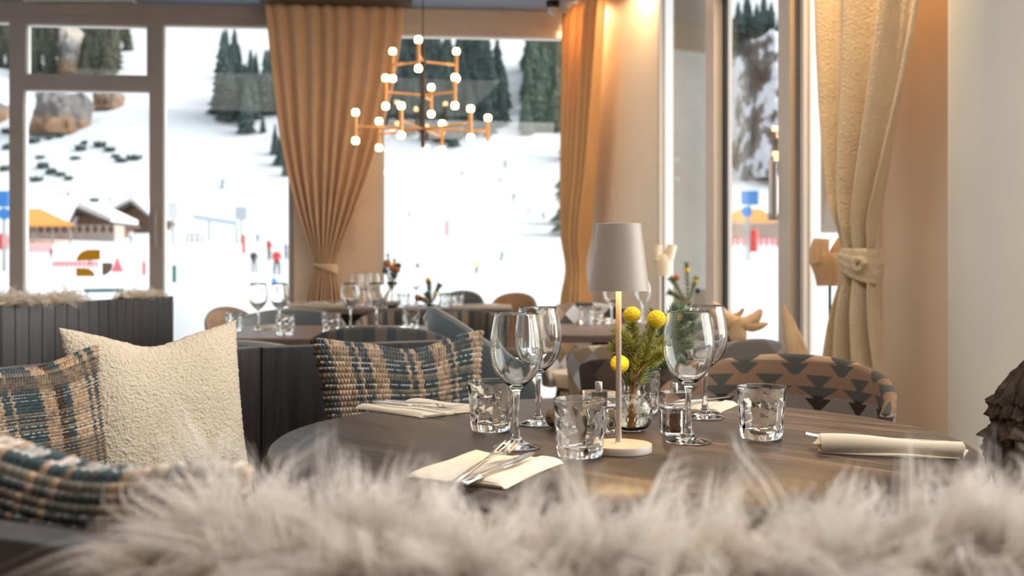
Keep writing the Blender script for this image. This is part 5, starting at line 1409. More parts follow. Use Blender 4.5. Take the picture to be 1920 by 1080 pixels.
# bark covered wooden tree at right edge
Y = 2.35; bt = thing('wooden_tree', 'bark covered wooden tree ornament at right edge beyond the table', 'ornament', (XP(1950, Y), Y, 0))
ztop = CZ - (672 - HZ) * Y / F
prof_b = [(0.0, 0.22), (0.40, 0.175), (0.62, 0.138), (0.70, 0.118), (0.775, 0.098), (0.80, 0.094), (0.808, 0.108), (0.835, 0.092), (0.852, 0.090), (0.858, 0.100), (0.885, 0.086), (0.893, 0.092), (0.93, 0.074), (0.965, 0.050), (0.985, 0.034), (1.0, 0.022)]
n = 120; V = []; Fc = []
fine = []
for (a, ra), (b, rb2) in zip(prof_b, prof_b[1:]):
    k_ = max(2, int((b - a) * 150))
    for q in range(k_): fine.append((a + (b - a) * q / k_, ra + (rb2 - ra) * q / k_))
fine.append(prof_b[-1])
for f, rad in fine:
    for i in range(n):
        a = PI + PI * i / (n - 1) - 1.95                      # half log: round bark side toward the viewer's left
        q = Vector((math.cos(a), math.sin(a), f * ztop))
        rg_ = mnoise.noise(Vector((a * 7, f * 3.0, 0.3))) * 0.22 + mnoise.noise(Vector((a * 22, f * 16, 2))) * 0.12
        jag = 1 + 0.14 * mnoise.noise(Vector((a * 5, f * 30, 7))) + 0.10 * mnoise.noise(Vector((a * 34, f * 50, 1)))
        rr = rad * (1 + rg_) * jag
        V.append((rr * q.x, rr * q.y * 0.8, f * ztop + 0.012 * mnoise.noise(Vector((a * 9, f * 9, 4)))))
m = len(fine)
Fc = [(k*n+i, k*n+i+1, (k+1)*n+i+1, (k+1)*n+i) for k in range(m-1) for i in range(n-1)]
mesh('bark', V, Fc, M['bark'], bt, False)
Vc = []; 
for k in range(m): Vc += [V[k*n], V[k*n+n-1]]
Fc = [(2*k, 2*k+2, 2*k+3, 2*k+1) for k in range(m-1)]
mesh('cut_face', Vc, Fc, M['cutwood'], bt, False)
o = bt.children[-1]; sm = o.modifiers.new('thick', 'SOLIDIFY'); sm.thickness = 0.006; sm.offset = 0
# ================================================================== outdoors
def gprof(Y): return float(np.interp(Y, [8, 14, 40, 80, 120, 175, 230, 300, 450, 560], [-0.25, -0.15, 0.0, 0.6, 1.8, 4.9, 13.5, 42, 98, 150]))
def gz(X, Y):
    b = mnoise.noise(Vector((X * 0.02, Y * 0.02, 0.5))) * Y * 0.012 * min(1, max(0, (Y - 60) / 120))
    return gprof(Y) + b
def ground_at(px, py):                                          # walk the sight line of a pixel out to the snow
    Y = 14.0
    while Y < 560:
        q = W(px, py, Y)
        if q.z <= gz(q.x, Y): return Vector((q.x, Y, gz(q.x, Y)))
        Y += 0.5
    return W(px, py, 540)
def at_depth(px, Y): x = XP(px, Y); return Vector((x, Y, gz(x, Y)))
ys = np.concatenate([np.linspace(8.35, 40, 40), np.linspace(41, 180, 60), np.linspace(184, 560, 70)])
xs = np.linspace(-0.95, 0.75, 130)
V = [((s * y if y > 30 else s * (y * 0.6 + 12)), y, 0) for y in ys for s in xs]
V = [(x, y, gz(x, y)) for x, y, z in V]
o = mesh('ground', V, [tuple(r) for r in grid_faces(len(ys), len(xs), 0, True).tolist()], M['snow'], None, True)
tag(o, 'wide white snow slope outside the windows', 'snow slope', None, 'structure')
o = mesh('terrace', [(-40, 8.34, -0.12), (-6.2, 8.34, -0.12), (-6.2, -6, -0.12), (-40, -6, -0.12)], [(0, 3, 2, 1)], M['snow'], None, False)
so = o.modifiers.new('t', 'SOLIDIFY'); so.thickness = 0.3; so.offset = 0
tag(o, 'snow covered ground outside the far left windows', 'terrace', None, 'structure')
o = mesh('terrace', [(1.0, 8.34, -0.12), (40, 8.34, -0.12), (40, -12, -0.12), (2.2, 3.0, -0.12)], [(0, 3, 2, 1)], M['snow'], None, False)
so = o.modifiers.new('t', 'SOLIDIFY'); so.thickness = 0.3; so.offset = 0
tag(o, 'snow covered terrace outside the right windows', 'terrace', None, 'structure')

def conifer(name, label, mat, h, rbase, seed, group, tiers=12, nseg=18):
    r = thing(name, label, 'tree', (0, 0, 0), 0, group)
    rg = random.Random(seed); mb = MB()
    z = h * 0.07
    for k in range(tiers):
        f = k / tiers; z0 = h * (0.07 + 0.90 * f); rad = rbase * (1 - f) ** 0.85 * rg.uniform(0.85, 1.1) + 0.12
        z1 = min(h, z0 + h * 0.90 / tiers * 2.1)
        b = len(mb.v); Vv = []
        for i in range(nseg):
            a = 2 * PI * i / nseg + k
            rr = rad * (rg.uniform(0.72, 1.0) if i % 2 else rg.uniform(0.45, 0.7))
            Vv.append((rr * math.cos(a), rr * math.sin(a), z0 - rr * 0.28 + rg.uniform(-0.1, 0.1)))
        Vv.append((0, 0, z1)); Vv.append((0, 0, z0 + 0.1))
        mb.add(Vv, [(i, (i+1) % nseg, nseg) for i in range(nseg)] + [((i+1) % nseg, i, nseg+1) for i in range(nseg)])
    mb.obj('foliage', mat, r, False)
    MB().tube([(0, 0, -1.0), (0, 0, h * 0.9)], [h * 0.014, 0.03], 8).obj('trunk', M['trunk'], r, True)
    return r
protos = {}
def tree(px, py, hpx, kind, group, label, w=0.24, Y=None):
    p = ground_at(px, py) if Y is None else at_depth(px, Y)
    if Y is not None: p.z = W(px, py, Y).z
    h = hpx * p.y / F
    key = (kind, RND.randrange(3), group)
    if key not in protos:
        t = conifer('spruce_tree', label, M[kind], 15.0, 15.0 * w, RND.randrange(9999), group); protos[key] = t; new = t
    else:
        new = copy_tree(protos[key]); 
    new['label'] = label
    new.location = p; s = h / 15.0; sw = s * RND.uniform(0.9, 1.25)
    new.scale = (sw, sw, s); new.rotation_euler = (0, 0, RND.uniform(0, 6))
    return new
PLACED = []
def grove(group, label, kind, spots, w=0.225):
    for px, py, h in spots:
        for k in range(16):                                     # keep crowns from growing through one another
            p = ground_at(px, py); rr = h * p.y / F * w
            if all((p.x - q[0])**2 + (p.y - q[1])**2 > (0.62 * (rr + q[2]))**2 for q in PLACED): break
            px += RND.uniform(-9, 9); py += RND.uniform(-9, 9); h *= 0.985
        else: continue
        PLACED.append((p.x, p.y, rr)); tree(px, py, h, kind, group, label, w)
rg = random.Random(3)
sp1 = [(418, 215, 160), (430, 228, 120), (440, 140, 90), (452, 225, 110), (462, 235, 100), (474, 232, 110), (486, 226, 120), (498, 216, 125), (510, 210, 130), (436, 190, 110), (458, 190, 100), (480, 185, 90), (500, 178, 85), (424, 150, 100), (470, 160, 70), (520, 205, 120), (530, 215, 130), (448, 205, 100), (493, 250, 40)]
grove('dark spruces in the clump left of the gathered curtain', 'dark green spruce in the clump left of the gathered curtain', 'spruce', sp1)
grove('spruces just beside the gathered curtain lower edge', 'dark spruce low on the slope just beside the gathered curtain', 'spruce', [(516, 290, 60), (528, 310, 70), (538, 330, 60)])
sp2 = []
for k in range(150):
    px = rg.uniform(732, 935); f = (px - 735) / 200
    lo = 250 - 10 * f if px < 900 else 236
    py = rg.uniform(120, lo); hp = rg.uniform(85, 125)
    if px > 912 and py < 180: continue
    sp2.append((px, py, hp))
sp2 += [(850, 276, 60), (842, 268, 70), (858, 262, 60), (770, 250, 90), (800, 262, 80), (820, 268, 70), (925, 238, 90), (936, 236, 60)]
grove('spruces in the wide stand behind the chandelier', 'grey green spruce in the wide stand behind the chandelier', 'spruce', sp2)
sp3 = []
for k in range(64):
    px = rg.uniform(985, 1082); py = rg.uniform(140, 245); sp3.append((px, py, rg.uniform(80, 120)))
sp3 += [(982, 246, 70), (990, 246, 90), (1004, 246, 110), (1030, 244, 120)]
grove('spruces in the right stand by the window edge', 'frosted spruce in the right stand by the wide window edge', 'spruce_near', sp3)
grove('tall spruces low at the right window edge', 'tall grey green spruce low at the right edge of wide window', 'spruce_near', [(1074, 420, 210), (1086, 440, 260), (1068, 300, 120)])
sp4 = []
for k in range(80):
    px = rg.uniform(-10, 215); lim = 140 if px > 120 else 150
    py = rg.uniform(60, lim); sp4.append((px, py, rg.uniform(55, 90)))
sp4 += [(x, rg.uniform(75, 100), 60) for x in (215, 228, 240)] + [(180, 140, 70), (160, 148, 60), (196, 128, 70)]
grove('spruces on the wooded cliff seen through the small top window', 'brown green spruce on the wooded cliff at far left', 'spruce_b', sp4)
# rock face
def rock(name, label, px0, px1, py0, py1, seed, dep=8.0, mat='rock', group=None):
    a = ground_at((px0 + px1) / 2, py1); Y = a.y - 3
    w = (px1 - px0) * Y / F; h = (py1 - py0) * Y / F
    n1, n2 = 44, 30; V = []
    for i in range(n1):
        for j in range(n2):
            s = i / (n1-1) * 2 - 1; t = j / (n2-1)
            an = s * 1.35; x = math.sin(an) / math.sin(1.35) * w / 2; y = -math.cos(an) * dep
            lim = h * (0.75 + 0.3 * math.cos(s * 1.2) + 0.25 * mnoise.noise(Vector((s * 2.2, seed, 0))))
            z = t * lim
            y += t * dep * 0.5 + mnoise.noise(Vector((x * 0.25, z * 0.25, seed))) * 3.0 + mnoise.noise(Vector((x * 0.8, z * 0.5, seed))) * 1.2
            V.append((x, y, z - 0.5))
    c = len(V); V.append((0, dep * 0.8, h * 0.7))
    Fq = grid_faces(n1, n2).tolist() + [(i*n2+n2-1, c, (i+1)*n2+n2-1) for i in range(n1-1)]
    o = mesh(name, V, [tuple(f) for f in Fq], M[mat], None, False)
    o.location = W((px0 + px1) / 2, py1, Y + dep); tag(o, label, 'rock', group)
    return o
rock('rock_face', 'grey and rust coloured rock face on the far left hill', 60, 172, 172, 253, 2.0, 10)
rock('rock_face', 'narrow rust rock face seen through far left window', -40, 20, 190, 232, 5.0, 8)
rock('rock_face', 'tan rock scar among trees in small top window', 112, 152, 44, 142, 8.0, 6)
rock('rock_face', 'grey rock ledge right of the rust rock face', 172, 232, 170, 204, 11.0, 5)
# low snow-topped shrubs and boulders on the left slope
shr = None
pts = [(60, 268), (92, 262), (112, 258), (150, 282), (158, 270), (186, 276), (204, 284), (216, 296), (226, 304), (250, 300), (80, 316), (96, 326), (112, 330), (128, 338), (66, 340), (74, 298), (140, 300), (176, 378), (14, 280), (8, 320), (12, 250)]
for q, (px, py) in enumerate(pts):
    p = ground_at(px, py); s = RND.uniform(7, 15) * p.y / F
    if shr is None:
        shr = thing('mountain_shrub', '', 'shrub'); mb = MB()
        for k in range(26):
            c = Vector((RND.gauss(0, 0.7), RND.gauss(0, 0.4), RND.uniform(0, 0.5)))
            mb.add([c + Vector((math.cos(a) * 0.4, math.sin(a) * 0.4, RND.uniform(-0.1, 0.2))) for a in (0, 1.2, 2.5, 3.8, 5.0)] + [c + Vector((0, 0, 0.5)), c - Vector((0, 0, 0.3))], [(i, (i+1) % 5, 5) for i in range(5)] + [((i+1) % 5, i, 6) for i in range(5)])
        mb.obj('twigs', M['spruce_near'] if False else M['spruce'], shr, False); t = shr
    else: t = copy_tree(shr)
    t['label'] = 'dark low shrub poking through snow on left slope below rocks'; t['group'] = 'shrubs on the left snow slope'
    t.location = p; t.scale = (s * 0.8, s, s * 1.0); t.rotation_euler = (0, 0, RND.uniform(-0.4, 0.4))

# chalets, canopy, fences
def box_thing(name, label, cat, px0, px1, py0, py1, Y, mat, depth=0.3, group=None, part=None):
    a = W(px0, py1, Y); b = W(px1, py0, Y)
    t = thing(name, label, cat, ((a.x + b.x) / 2, Y, a.z), 0, group)
    w = (b.x - a.x) / 2; h = b.z - a.z
    bevel(MB().box((-w, 0, 0), (w, depth, h)).obj(part or 'panel', mat, t), min(0.04, w * 0.2))
    return t
Yh = 170.0
def hpt(px, py, dy=0): return W(px, py, Yh + dy)
def chalet(label, px0, px1, py_eave, py_base, apex, roof_over, dy=0.0):
    hpt = lambda px, py: W(px, py, Yh + dy)
    a = hpt(px0, py_base); b = hpt(px1, py_eave); A = hpt(apex[0], apex[1])
    t = thing('chalet', label, 'chalet', (a.x, Yh + dy, a.z - 0.6), 0)
    w = b.x - a.x; h = b.z - a.z + 0.6; dp = 9.0
    ax, az = A.x - a.x, A.z - a.z + 0.6
    V = [(0,0,0),(w,0,0),(w,0,h),(ax,0,az - 0.5),(0,0,h),(0,dp,0),(w,dp,0),(w,dp,h),(ax,dp,az - 0.5),(0,dp,h)]
    mesh('wall', V, [(0,1,2,3,4),(5,9,8,7,6),(0,5,6,1),(1,6,7,2),(0,4,9,5),(2,7,8,3),(3,8,9,4)], M['chalet'], t, False)
    ov = roof_over * Yh / F
    for sgn, ex, ez in ((-1, 0, h), (1, w, h)):
        slope = (az - ez) / max(abs(ax - ex), 0.1)
        e = (ex + sgn * ov, ez - slope * ov)
        V = [(ax, -2, az), (e[0], -2, e[1]), (e[0], dp + 1, e[1]), (ax, dp + 1, az)]
        V2 = [(x, y, z + 0.5) for x, y, z in V]
        mesh('roof', V + V2, [(0,1,2,3),(4,7,6,5),(0,4,5,1),(1,5,6,2),(2,6,7,3),(3,7,4,0)], M['chalet_dark'], t, False)
        V3 = [(x + (0 if x == ax else -sgn * 0.6), y + 0.7, z + 0.52) for x, y, z in V]; V4 = [(x, y, z + 0.9) for x, y, z in V3]
        mesh('roof_snow', V3 + V4, [(0,1,2,3),(4,7,6,5),(0,4,5,1),(1,5,6,2),(2,6,7,3),(3,7,4,0)], M['snow'], t, False)
    for f in (0.2, 0.55, 0.8):
        MB().box((w * f - 0.5, -0.08, 0.8), (w * f + 0.5, 0.02, 2.6)).obj('window', M['chalet_dark'], t)
        MB().box((w * f - 0.4, -0.12, 0.9), (w * f + 0.4, -0.06, 2.5)).obj('window_pane', M['grey_board'], t)
    return t
chalet('low brown timber chalet with snowy roof right of the orange canopy', 140, 214, 422, 458, (152, 396), 8)
chalet('steep gabled brown chalet beside the left mullion', 192, 290, 416, 458, (252, 384), 6, 16.0)
# orange canopy
c = hpt(88, 458, -22); t = thing('canopy_tent', 'orange peaked canopy over a terrace at left', 'canopy', c)
def cpt(px, py, dy=0): return hpt(px, py, -22 + dy) - c
V = [cpt(22, 421, 0), cpt(140, 421, 0), cpt(140, 421, 9), cpt(22, 421, 9), cpt(52, 391, 4.5), cpt(74, 391, 4.5)]
V2 = [v - Vector((0, 0, 0.25)) for v in V]
mesh('canopy_cover', [tuple(v) for v in V + V2], [(0,1,5,4),(1,2,5),(2,3,4,5),(3,0,4),(6,10,11,7),(7,11,8),(8,11,10,9),(9,10,6),(0,6,7,1),(1,7,8,2),(2,8,9,3),(3,9,6,0)], M['orange'], t, False)
for px in (30, 62, 98, 132):
    MB().tube([cpt(px, 459, 1), cpt(px, 420, 1)], 0.12, 8).obj('post', M['post_grey'], t, True)
fb_ = thing('terrace_hut', 'grey terrace front with dark openings under the orange canopy', 'building', hpt(40, 458, -11))
x1 = hpt(215, 458, -11).x - fb_.location.x; hh = (458 - 424) * Yh / F
MB().box((0, 0, -0.5), (x1, 4, hh)).obj('wall', M['chalet_wall'], fb_)
for k in range(12):
    MB().box((x1 * (k + 0.25) / 12, -0.1, hh * 0.62), (x1 * (k + 0.8) / 12, 0.02, hh * 0.95)).obj('window', M['chalet_dark'], fb_)
MB().box((-0.3, -1.0, -0.4), (x1 + 0.3, -0.85, hh * 0.30)).obj('railing', M['post_grey'], fb_)
# signs, nets, poles
def pole_sign(name, label, cat, px, py0, py1, pyg, wpx, Y, mat, group=None, shape='box'):
    t = thing(name, label, cat, W(px, pyg, Y), 0, group)
    h0, h1 = (pyg - py1) * Y / F, (pyg - py0) * Y / F; w = wpx * Y / F / 2
    if shape == 'box': bevel(MB().box((-w, -0.06, h0), (w, 0.06, h1)).obj('board', mat, t), 0.02)
    else:
        V, Fc = lathe([(0, -0.06), (w, -0.06), (w, 0.06), (0, 0.06)], 32)
        MB().add([(x, z, y + (h0 + h1) / 2) for x, y, z in V], Fc).obj('disc', mat, t, True, 40)
    MB().tube([(0, 0.1, -0.3), (0, 0.1, h1)], 0.05 * Y / 60, 8).obj('pole', M['post_grey'], t, True)
    return t
pole_sign('round_sign', 'blue round sign at left edge beyond the far left window', 'sign', 8, 390, 412, 500, 22, 60, M['blue_sign'], None, 'disc')
pole_sign('square_sign', 'blue square sign above the round one at left edge', 'sign', 4, 358, 388, 498, 26, 61, M['blue_sign'])
pole_sign('info_board', 'grey square board on a pole right of the long bar', 'sign', 452, 388, 412, 452, 22, 120, M['grey_board'])
pole_sign('info_board', 'pale tall board just right of the left mullion', 'sign', 324, 378, 412, 455, 20, 150, M['pale_board'])
def post(name, label, px, py0, py1, wpx, mat, cat='marker', Y=None):
    p = ground_at(px, py1) if Y is None else W(px, py1, Y)
    t = thing(name, label, cat, p); h = (py1 - py0) * p.y / F; r_ = wpx * p.y / F / 2
    MB().lathe([(0, 0), (r_, 0), (r_, h * 0.94), (r_ * 0.6, h), (0, h)], 16).obj('padding', mat, t, True, 40)
    return t
post('piste_marker', 'tall red padded piste marker in the second window', 457, 440, 475, 6, M['red'])
post('piste_marker', 'short red marker just left of the left mullion', 270, 490, 516, 6, M['red'])
post('piste_marker', 'dark green padded post right of the left mullion', 327, 497, 530, 8, M['deep_green'], Y=50)
post('piste_marker', 'muted red marker high on the slope in the wide window', 838, 414, 441, 5, M['red_pale'])
post('piste_marker', 'red padded block at left edge below the signs', 4, 438, 468, 20, M['red'])
def bar(name, label, cat, pts, rad, mat, feet=()):
    t = thing(name, label, cat, pts[0])
    MB().tube([Vector(p) - Vector(pts[0]) for p in pts], rad, 10).obj('rail', mat, t, True, 40)
    for a, b in feet: MB().tube([Vector(a) - Vector(pts[0]), Vector(b) - Vector(pts[0])], rad * 0.4, 8).obj('foot', M['post_grey'], t, True)
    return t
bar('barrier_bar', 'long pale blue bar barrier sloping across the second window', 'barrier', [W(364, 406, 130), W(446, 419, 130)], 0.30, M['grey_blue'], [(W(392, 412, 130), W(392, 452, 130)), (W(444, 419, 130), W(444, 458, 130))])
bar('barrier_bar', 'dark green pipe rail low in the window behind stickers', 'barrier', [W(158, 545, 26), W(232, 544, 26)], 0.045, M['deep_green'], [(W(164, 545, 26), W(164, 585, 26)), (W(228, 544, 26), W(228, 585, 26))])
def net(label, px0, px1, py0, py1, Y0, Y1, mat):
    t = thing('safety_net', label, 'net', W(px0, py1, Y0)); c = t.location
    a, b = W(px0, py1, Y0), W(px1, py1, Y1); h = (py1 - py0) * Y0 / F
    d = (b - a); nn = Vector((d.y, -d.x, 0)).normalized() * 0.03
    n_ = 10
    for k in range(n_ + 1):
        p = a + d * k / n_ - c; MB().tube([p - Vector((0, 0, 0.2)), p + Vector((0, 0, h * 1.1))], 0.05, 6).obj('post', M['red'], t, True)
    mb = MB()
    for q in range(5):
        z = Vector((0, 0, h * (q + 0.5) / 5.2)); mb.tube([a - c + z, b - c + z], h * 0.07, 6)
    mb.obj('mesh', mat, t, True)
    return t
net('red safety net fence below the orange canopy', 44, 98, 458, 472, 120, 125, M['red_pale'])
net('red safety net running behind the yellow window stickers', 100, 182, 490, 498, 80, 80, M['red_pale'])
t = thing('slalom_flag', 'pale red triangular flag marker right of the stickers', 'marker', W(220, 510, 70))
k_ = 70 / F
mesh('cone', [(-12*k_, 0, 0), (12*k_, 0, 0), (0, 0, 30*k_), (0, 0.5, 0)], [(0,1,2),(1,3,2),(3,0,2),(0,3,1)], M['red_pale'], t, False)
t = thing('barrier_fence', 'low grey metal fence below the long pale bar', 'fence', W(350, 457, 140)); k_ = 140 / F
for q in range(4): MB().tube([(q * 10 * k_, 0, 0), (q * 10 * k_, 0, 18 * k_)], 0.1, 6).obj('post', M['post_grey'], t, True)
MB().tube([(0, 0, 17 * k_), (30 * k_, 0, 17 * k_)], 0.1, 6).tube([(0, 0, 8 * k_), (30 * k_, 0, 8 * k_)], 0.08, 6).obj('rail', M['post_grey'], t, True)
# snow heap outside the second window
V = []; n1, n2 = 40, 14
for i in range(n1):
    for j in range(n2):
        a = 2 * PI * i / n1; f = j / (n2 - 1); rr = f
        V.append((rr * math.cos(a) * 1.5, rr * math.sin(a) * 1.0, 0.95 * (1 - f ** 2.2) + 0.05 * mnoise.noise(Vector((math.cos(a) * 2 * f, math.sin(a) * 2 * f, 1)))))
o = mesh('snow_heap', V, grid_faces(n1, n2, 0, False, True).tolist(), M['snow'], None, True)
o.location = Vector((XP(385, 11.5), 11.5, gprof(11.5) - 0.05)); tag(o, 'rounded heap of snow outside the second window', 'snow heap')

# window stickers
def sticker(label, pts, mat, grp):
    Ug = []
    for px, py in pts:
        u = B(px); z = WB.z(u, py); Ug.append((u, z))
    V = [tuple(WB.pt(u, z, -0.0105)) for u, z in Ug] + [tuple(WB.pt(u, z, -0.0095)) for u, z in Ug]
    n_ = len(Ug)
    Fq = [tuple(range(n_)), tuple(range(2*n_-1, n_-1, -1))] + [(i, n_ + i, n_ + (i+1) % n_, (i+1) % n_) for i in range(n_)]
    o = mesh('window_sticker', V, Fq, mat, None, False); tag(o, label, 'sticker', grp)
arc = lambda cx, cy, rx, ry, a0, a1, n=10: [(cx + rx * math.cos(math.radians(a0 + (a1-a0)*i/n)), cy + ry * math.sin(math.radians(a0 + (a1-a0)*i/n))) for i in range(n+1)]
sticker('yellow quarter round sticker, upper one on the left window glass', [(187, 468)] + [(187, 487), (143, 489)] + arc(168, 491, 26, 23, 180, 270), M['sticker_yellow'], 'stickers on window glass')
sticker('yellow quarter round sticker, lower one on the left window glass', [(142, 503), (142, 518), (177, 518)] + arc(158, 518, 19, 15, 0, -80)[0:], M['sticker_yellow'], 'stickers on window glass')
sticker('small taupe quarter round sticker beside the yellow ones', [(210, 493), (191, 493), (191, 516)] + arc(191, 496, 19, 20, 80, 0), M['sticker_grey'], 'stickers on window glass')

# skiers: one skinned body, dressed by material slots
def skier_mesh():
    bm_v = [(0, 0, 0.92), (0, 0.02, 1.15), (0, 0.03, 1.42), (0, 0.02, 1.52), (0, 0.03, 1.66), (0.10, 0, 0.88), (0.14, -0.06, 0.50), (0.14, 0.02, 0.10), (0.14, -0.12, 0.06), (-0.10, 0, 0.88), (-0.14, -0.06, 0.50), (-0.14, 0.02, 0.10), (-0.14, -0.12, 0.06), (0.20, 0.02, 1.40), (0.28, -0.06, 1.15), (0.26, -0.26, 1.02), (-0.20, 0.02, 1.40), (-0.28, -0.06, 1.15), (-0.26, -0.26, 1.02)]
    ed = [(0,1),(1,2),(2,3),(3,4),(0,5),(5,6),(6,7),(7,8),(0,9),(9,10),(10,11),(11,12),(2,13),(13,14),(14,15),(2,16),(16,17),(17,18)]
    rad = [0.15,0.155,0.16,0.06,0.115,0.10,0.085,0.07,0.06,0.10,0.085,0.07,0.06,0.075,0.06,0.05,0.075,0.06,0.05]
    me = bpy.data.meshes.new('tmp'); me.from_pydata(bm_v, ed, []); o = bpy.data.objects.new('tmp', me); COL.objects.link(o)
    m = o.modifiers.new('s', 'SKIN'); o.modifiers.new('ss', 'SUBSURF').levels = 1
    for i, sv in enumerate(me.skin_vertices[0].data): sv.radius = (rad[i], rad[i]); sv.use_root = (i == 0)
    dg = bpy.context.evaluated_depsgraph_get(); dg.update()
    out = bpy.data.meshes.new_from_object(o.evaluated_get(dg))
    bpy.data.objects.remove(o); 
    out.materials.clear()
    for mm in ('cl_navy', 'cl_black', 'skin', 'cl_black'): out.materials.append(M[mm])
    for p in out.polygons:
        c = p.center; p.use_smooth = True
        p.material_index = 1 if c.z < 0.9 else (0 if c.z < 1.50 else (2 if (c.z < 1.62 and c.y < 0.06) else 3))
    return out
SK = skier_mesh()
skim = MB().box((-0.045, -0.75, 0), (0.045, 0.75, 0.02)).box((-0.045, -0.82, 0.015), (0.045, -0.74, 0.05)).obj('ski', M['cl_black'])
ski_me = skim.data; bpy.data.objects.remove(skim)
pm = MB().tube([(0, 0, 0), (0, 0.12, 1.1)], 0.012, 6).obj('ski_pole', M['cl_black']); pole_me = pm.data; bpy.data.objects.remove(pm)
nosk = []
def skier(label, px, py, hpx, jacket, trousers='black', rz=0.0, lean=0.0, skis=True):
    p = ground_at(px, py)
    t = thing('person', label, 'person', p, rz, 'skiers and walkers on the snow')
    s = hpx * p.y / F / 1.78; t.scale = (s,) * 3; t.rotation_euler = (0, lean, rz)
    b = bpy.data.objects.new('body', SK); link(b, t)
    for i, mm in ((0, 'cl_' + jacket), (1, 'cl_' + trousers)):
        b.material_slots[i].link = 'OBJECT'; b.material_slots[i].material = M[mm]
    if skis:
        for sx in (-0.14, 0.14):
            k = bpy.data.objects.new('ski', ski_me); link(k, t); k.location = (sx, -0.05, 0.0)
        for sx in (-0.27, 0.27):
            k = bpy.data.objects.new('ski_pole', pole_me); link(k, t); k.location = (sx, -0.30, 0.0)
skier('person in black on skis right of the tall red marker', 476, 511, 44, 'black', 'grey', 0.6)
skier('person in dark trousers and red jacket near the pier, nearest of the group', 519, 515, 50, 'red', 'navy', 0.3)
skier('person in red jacket and pale trousers left in group near the pier', 504, 488, 42, 'red', 'grey', 2.4)
skier('person in violet half hidden at the pier edge', 536, 486, 34, 'violet', 'grey', 1.2)
skier('small person in dark blue between red marker and the group', 483, 455, 18, 'blue', 'navy', 0.4)
skier('small person in teal above the group near the pier', 504, 462, 16, 'teal', 'grey', 0.9)
skier('person in bright blue leaning behind the left wine glasses', 508, 552, 36, 'blue', 'navy', 0.8, 0.3, False)
skier('skier in pale blue alone high in the second window', 414, 354, 22, 'blue', 'grey', 1.0, 0.35)
skier('skier in yellow jacket gliding above the window table', 892, 514, 26, 'yellow', 'navy', 0.7, 0.2)
skier('skier in teal grey gliding right of the yellow skier', 938, 490, 22, 'teal', 'navy', 0.7, 0.3)
skier('skier in black behind wine glass near the dried bouquet', 780, 512, 22, 'black', 'grey', 0.7, 0.25)
skier('skier in blue near the right trees in wide window', 1021, 412, 16, 'blue', 'navy', -0.5, -0.25)
skier('tiny skier in grey highest below right trees', 947, 314, 14, 'grey', 'grey', 0.2)
skier('tiny skier in violet mid slope in wide window', 938, 343, 10, 'violet', 'grey', 0.2)
skier('tiny skier in dark grey mid slope right of the violet one', 963, 378, 14, 'black', 'grey', 0.2)
skier('tiny skier in pale grey left of the blue skier', 991, 401, 12, 'grey', 'grey', 0.2)
skier('tiny skier in pale grey left on the wide slope', 866, 330, 10, 'grey', 'grey', 0.2)
skier('tiny skier by the faint net in wide window', 768, 408, 12, 'grey', 'grey', 0.2)
skier('tiny skier in red on the left slope above chalets', 127, 372, 14, 'red', 'black', 0.2)
skier('tiny skier in blue on the left slope above chalets', 110, 368, 10, 'blue', 'navy', 0.2)
skier('tiny skier in grey on the left slope near the mullion', 206, 380, 12, 'grey', 'grey', 0.2)
skier('person in navy by the red net left of stickers', 96, 484, 20, 'teal', 'black', 0.2)
skier('person in navy half behind the yellow window stickers', 168, 500, 14, 'navy', 'navy', 0.2)
skier('walker in blue and white before the gabled chalet', 246, 456, 24, 'white', 'blue', 0.2, 0, False)

# outside the right windows
V, Fc = lathe([(0.0, -0.3), (0.17, -0.3), (0.17, 4.2), (0, 4.2)], 40)
o = mesh('concrete_pillar', V, Fc, M['concrete'], None, True, None, None, 40)
o.location = (XP(1297, 7.9), 7.9, 0); tag(o, 'rough beige concrete pillar outside the narrow window', 'pillar')
pl = box_thing('taupe_panel', 'plain taupe panel outside behind the nubby curtain', 'facade', 1536, 1660, -30, 436, 7.0, M['taupe_ext'], 0.12)  # plain taupe slab added outside the upper part of the fixed window
MB().box((0.30, 0.02, -2.0), (0.36, 0.10, 0.1)).obj('support_post', M['taupe_ext'], pl)
rock('rock_face', 'snowy grey hillside rock outside the balcony door', 1330, 1500, 60, 345, 14.0, 30, 'rock_snow')
grove('spruces seen through the balcony door', 'dark spruce on the hillside seen through the balcony door', 'spruce', [(1366, 120, 120), (1384, 110, 110), (1404, 105, 110), (1424, 108, 120), (1446, 110, 110), (1464, 130, 120), (1372, 210, 60), (1452, 240, 80), (1470, 330, 120), (1400, 60, 80), (1432, 60, 80), (1396, 340, 40), (1452, 350, 40)] + [(rg.uniform(1350, 1480), rg.uniform(60, 330), rg.uniform(35, 70)) for q in range(26)])
pole_sign('round_sign', 'blue round sign copy imitating a reflection in the balcony door', 'sign', 1400, 388, 406, 480, 20, 58, M['blue_sign'], None, 'disc')  # added copy of the left round sign, stands in for its mirror image
pole_sign('square_sign', 'blue square sign copy imitating a reflection in the balcony door', 'sign', 1406, 358, 384, 480, 32, 59, M['blue_sign'])  # second sign added outside to imitate the reflection in the door glass
c = W(1412, 460, 90); t = thing('canopy_tent', 'orange canopy copy imitating a reflection in the balcony door', 'canopy', c)  # canopy doubled here in place of its reflection in the door pane
def dpt(px, py, dy=0): return W(px, py, 90 + dy) - c
V = [dpt(1350, 414), dpt(1462, 414), dpt(1462, 414, 5), dpt(1350, 414, 5), dpt(1385, 392, 2.5), dpt(1425, 392, 2.5)]
V2 = [v - Vector((0, 0, 0.15)) for v in V]
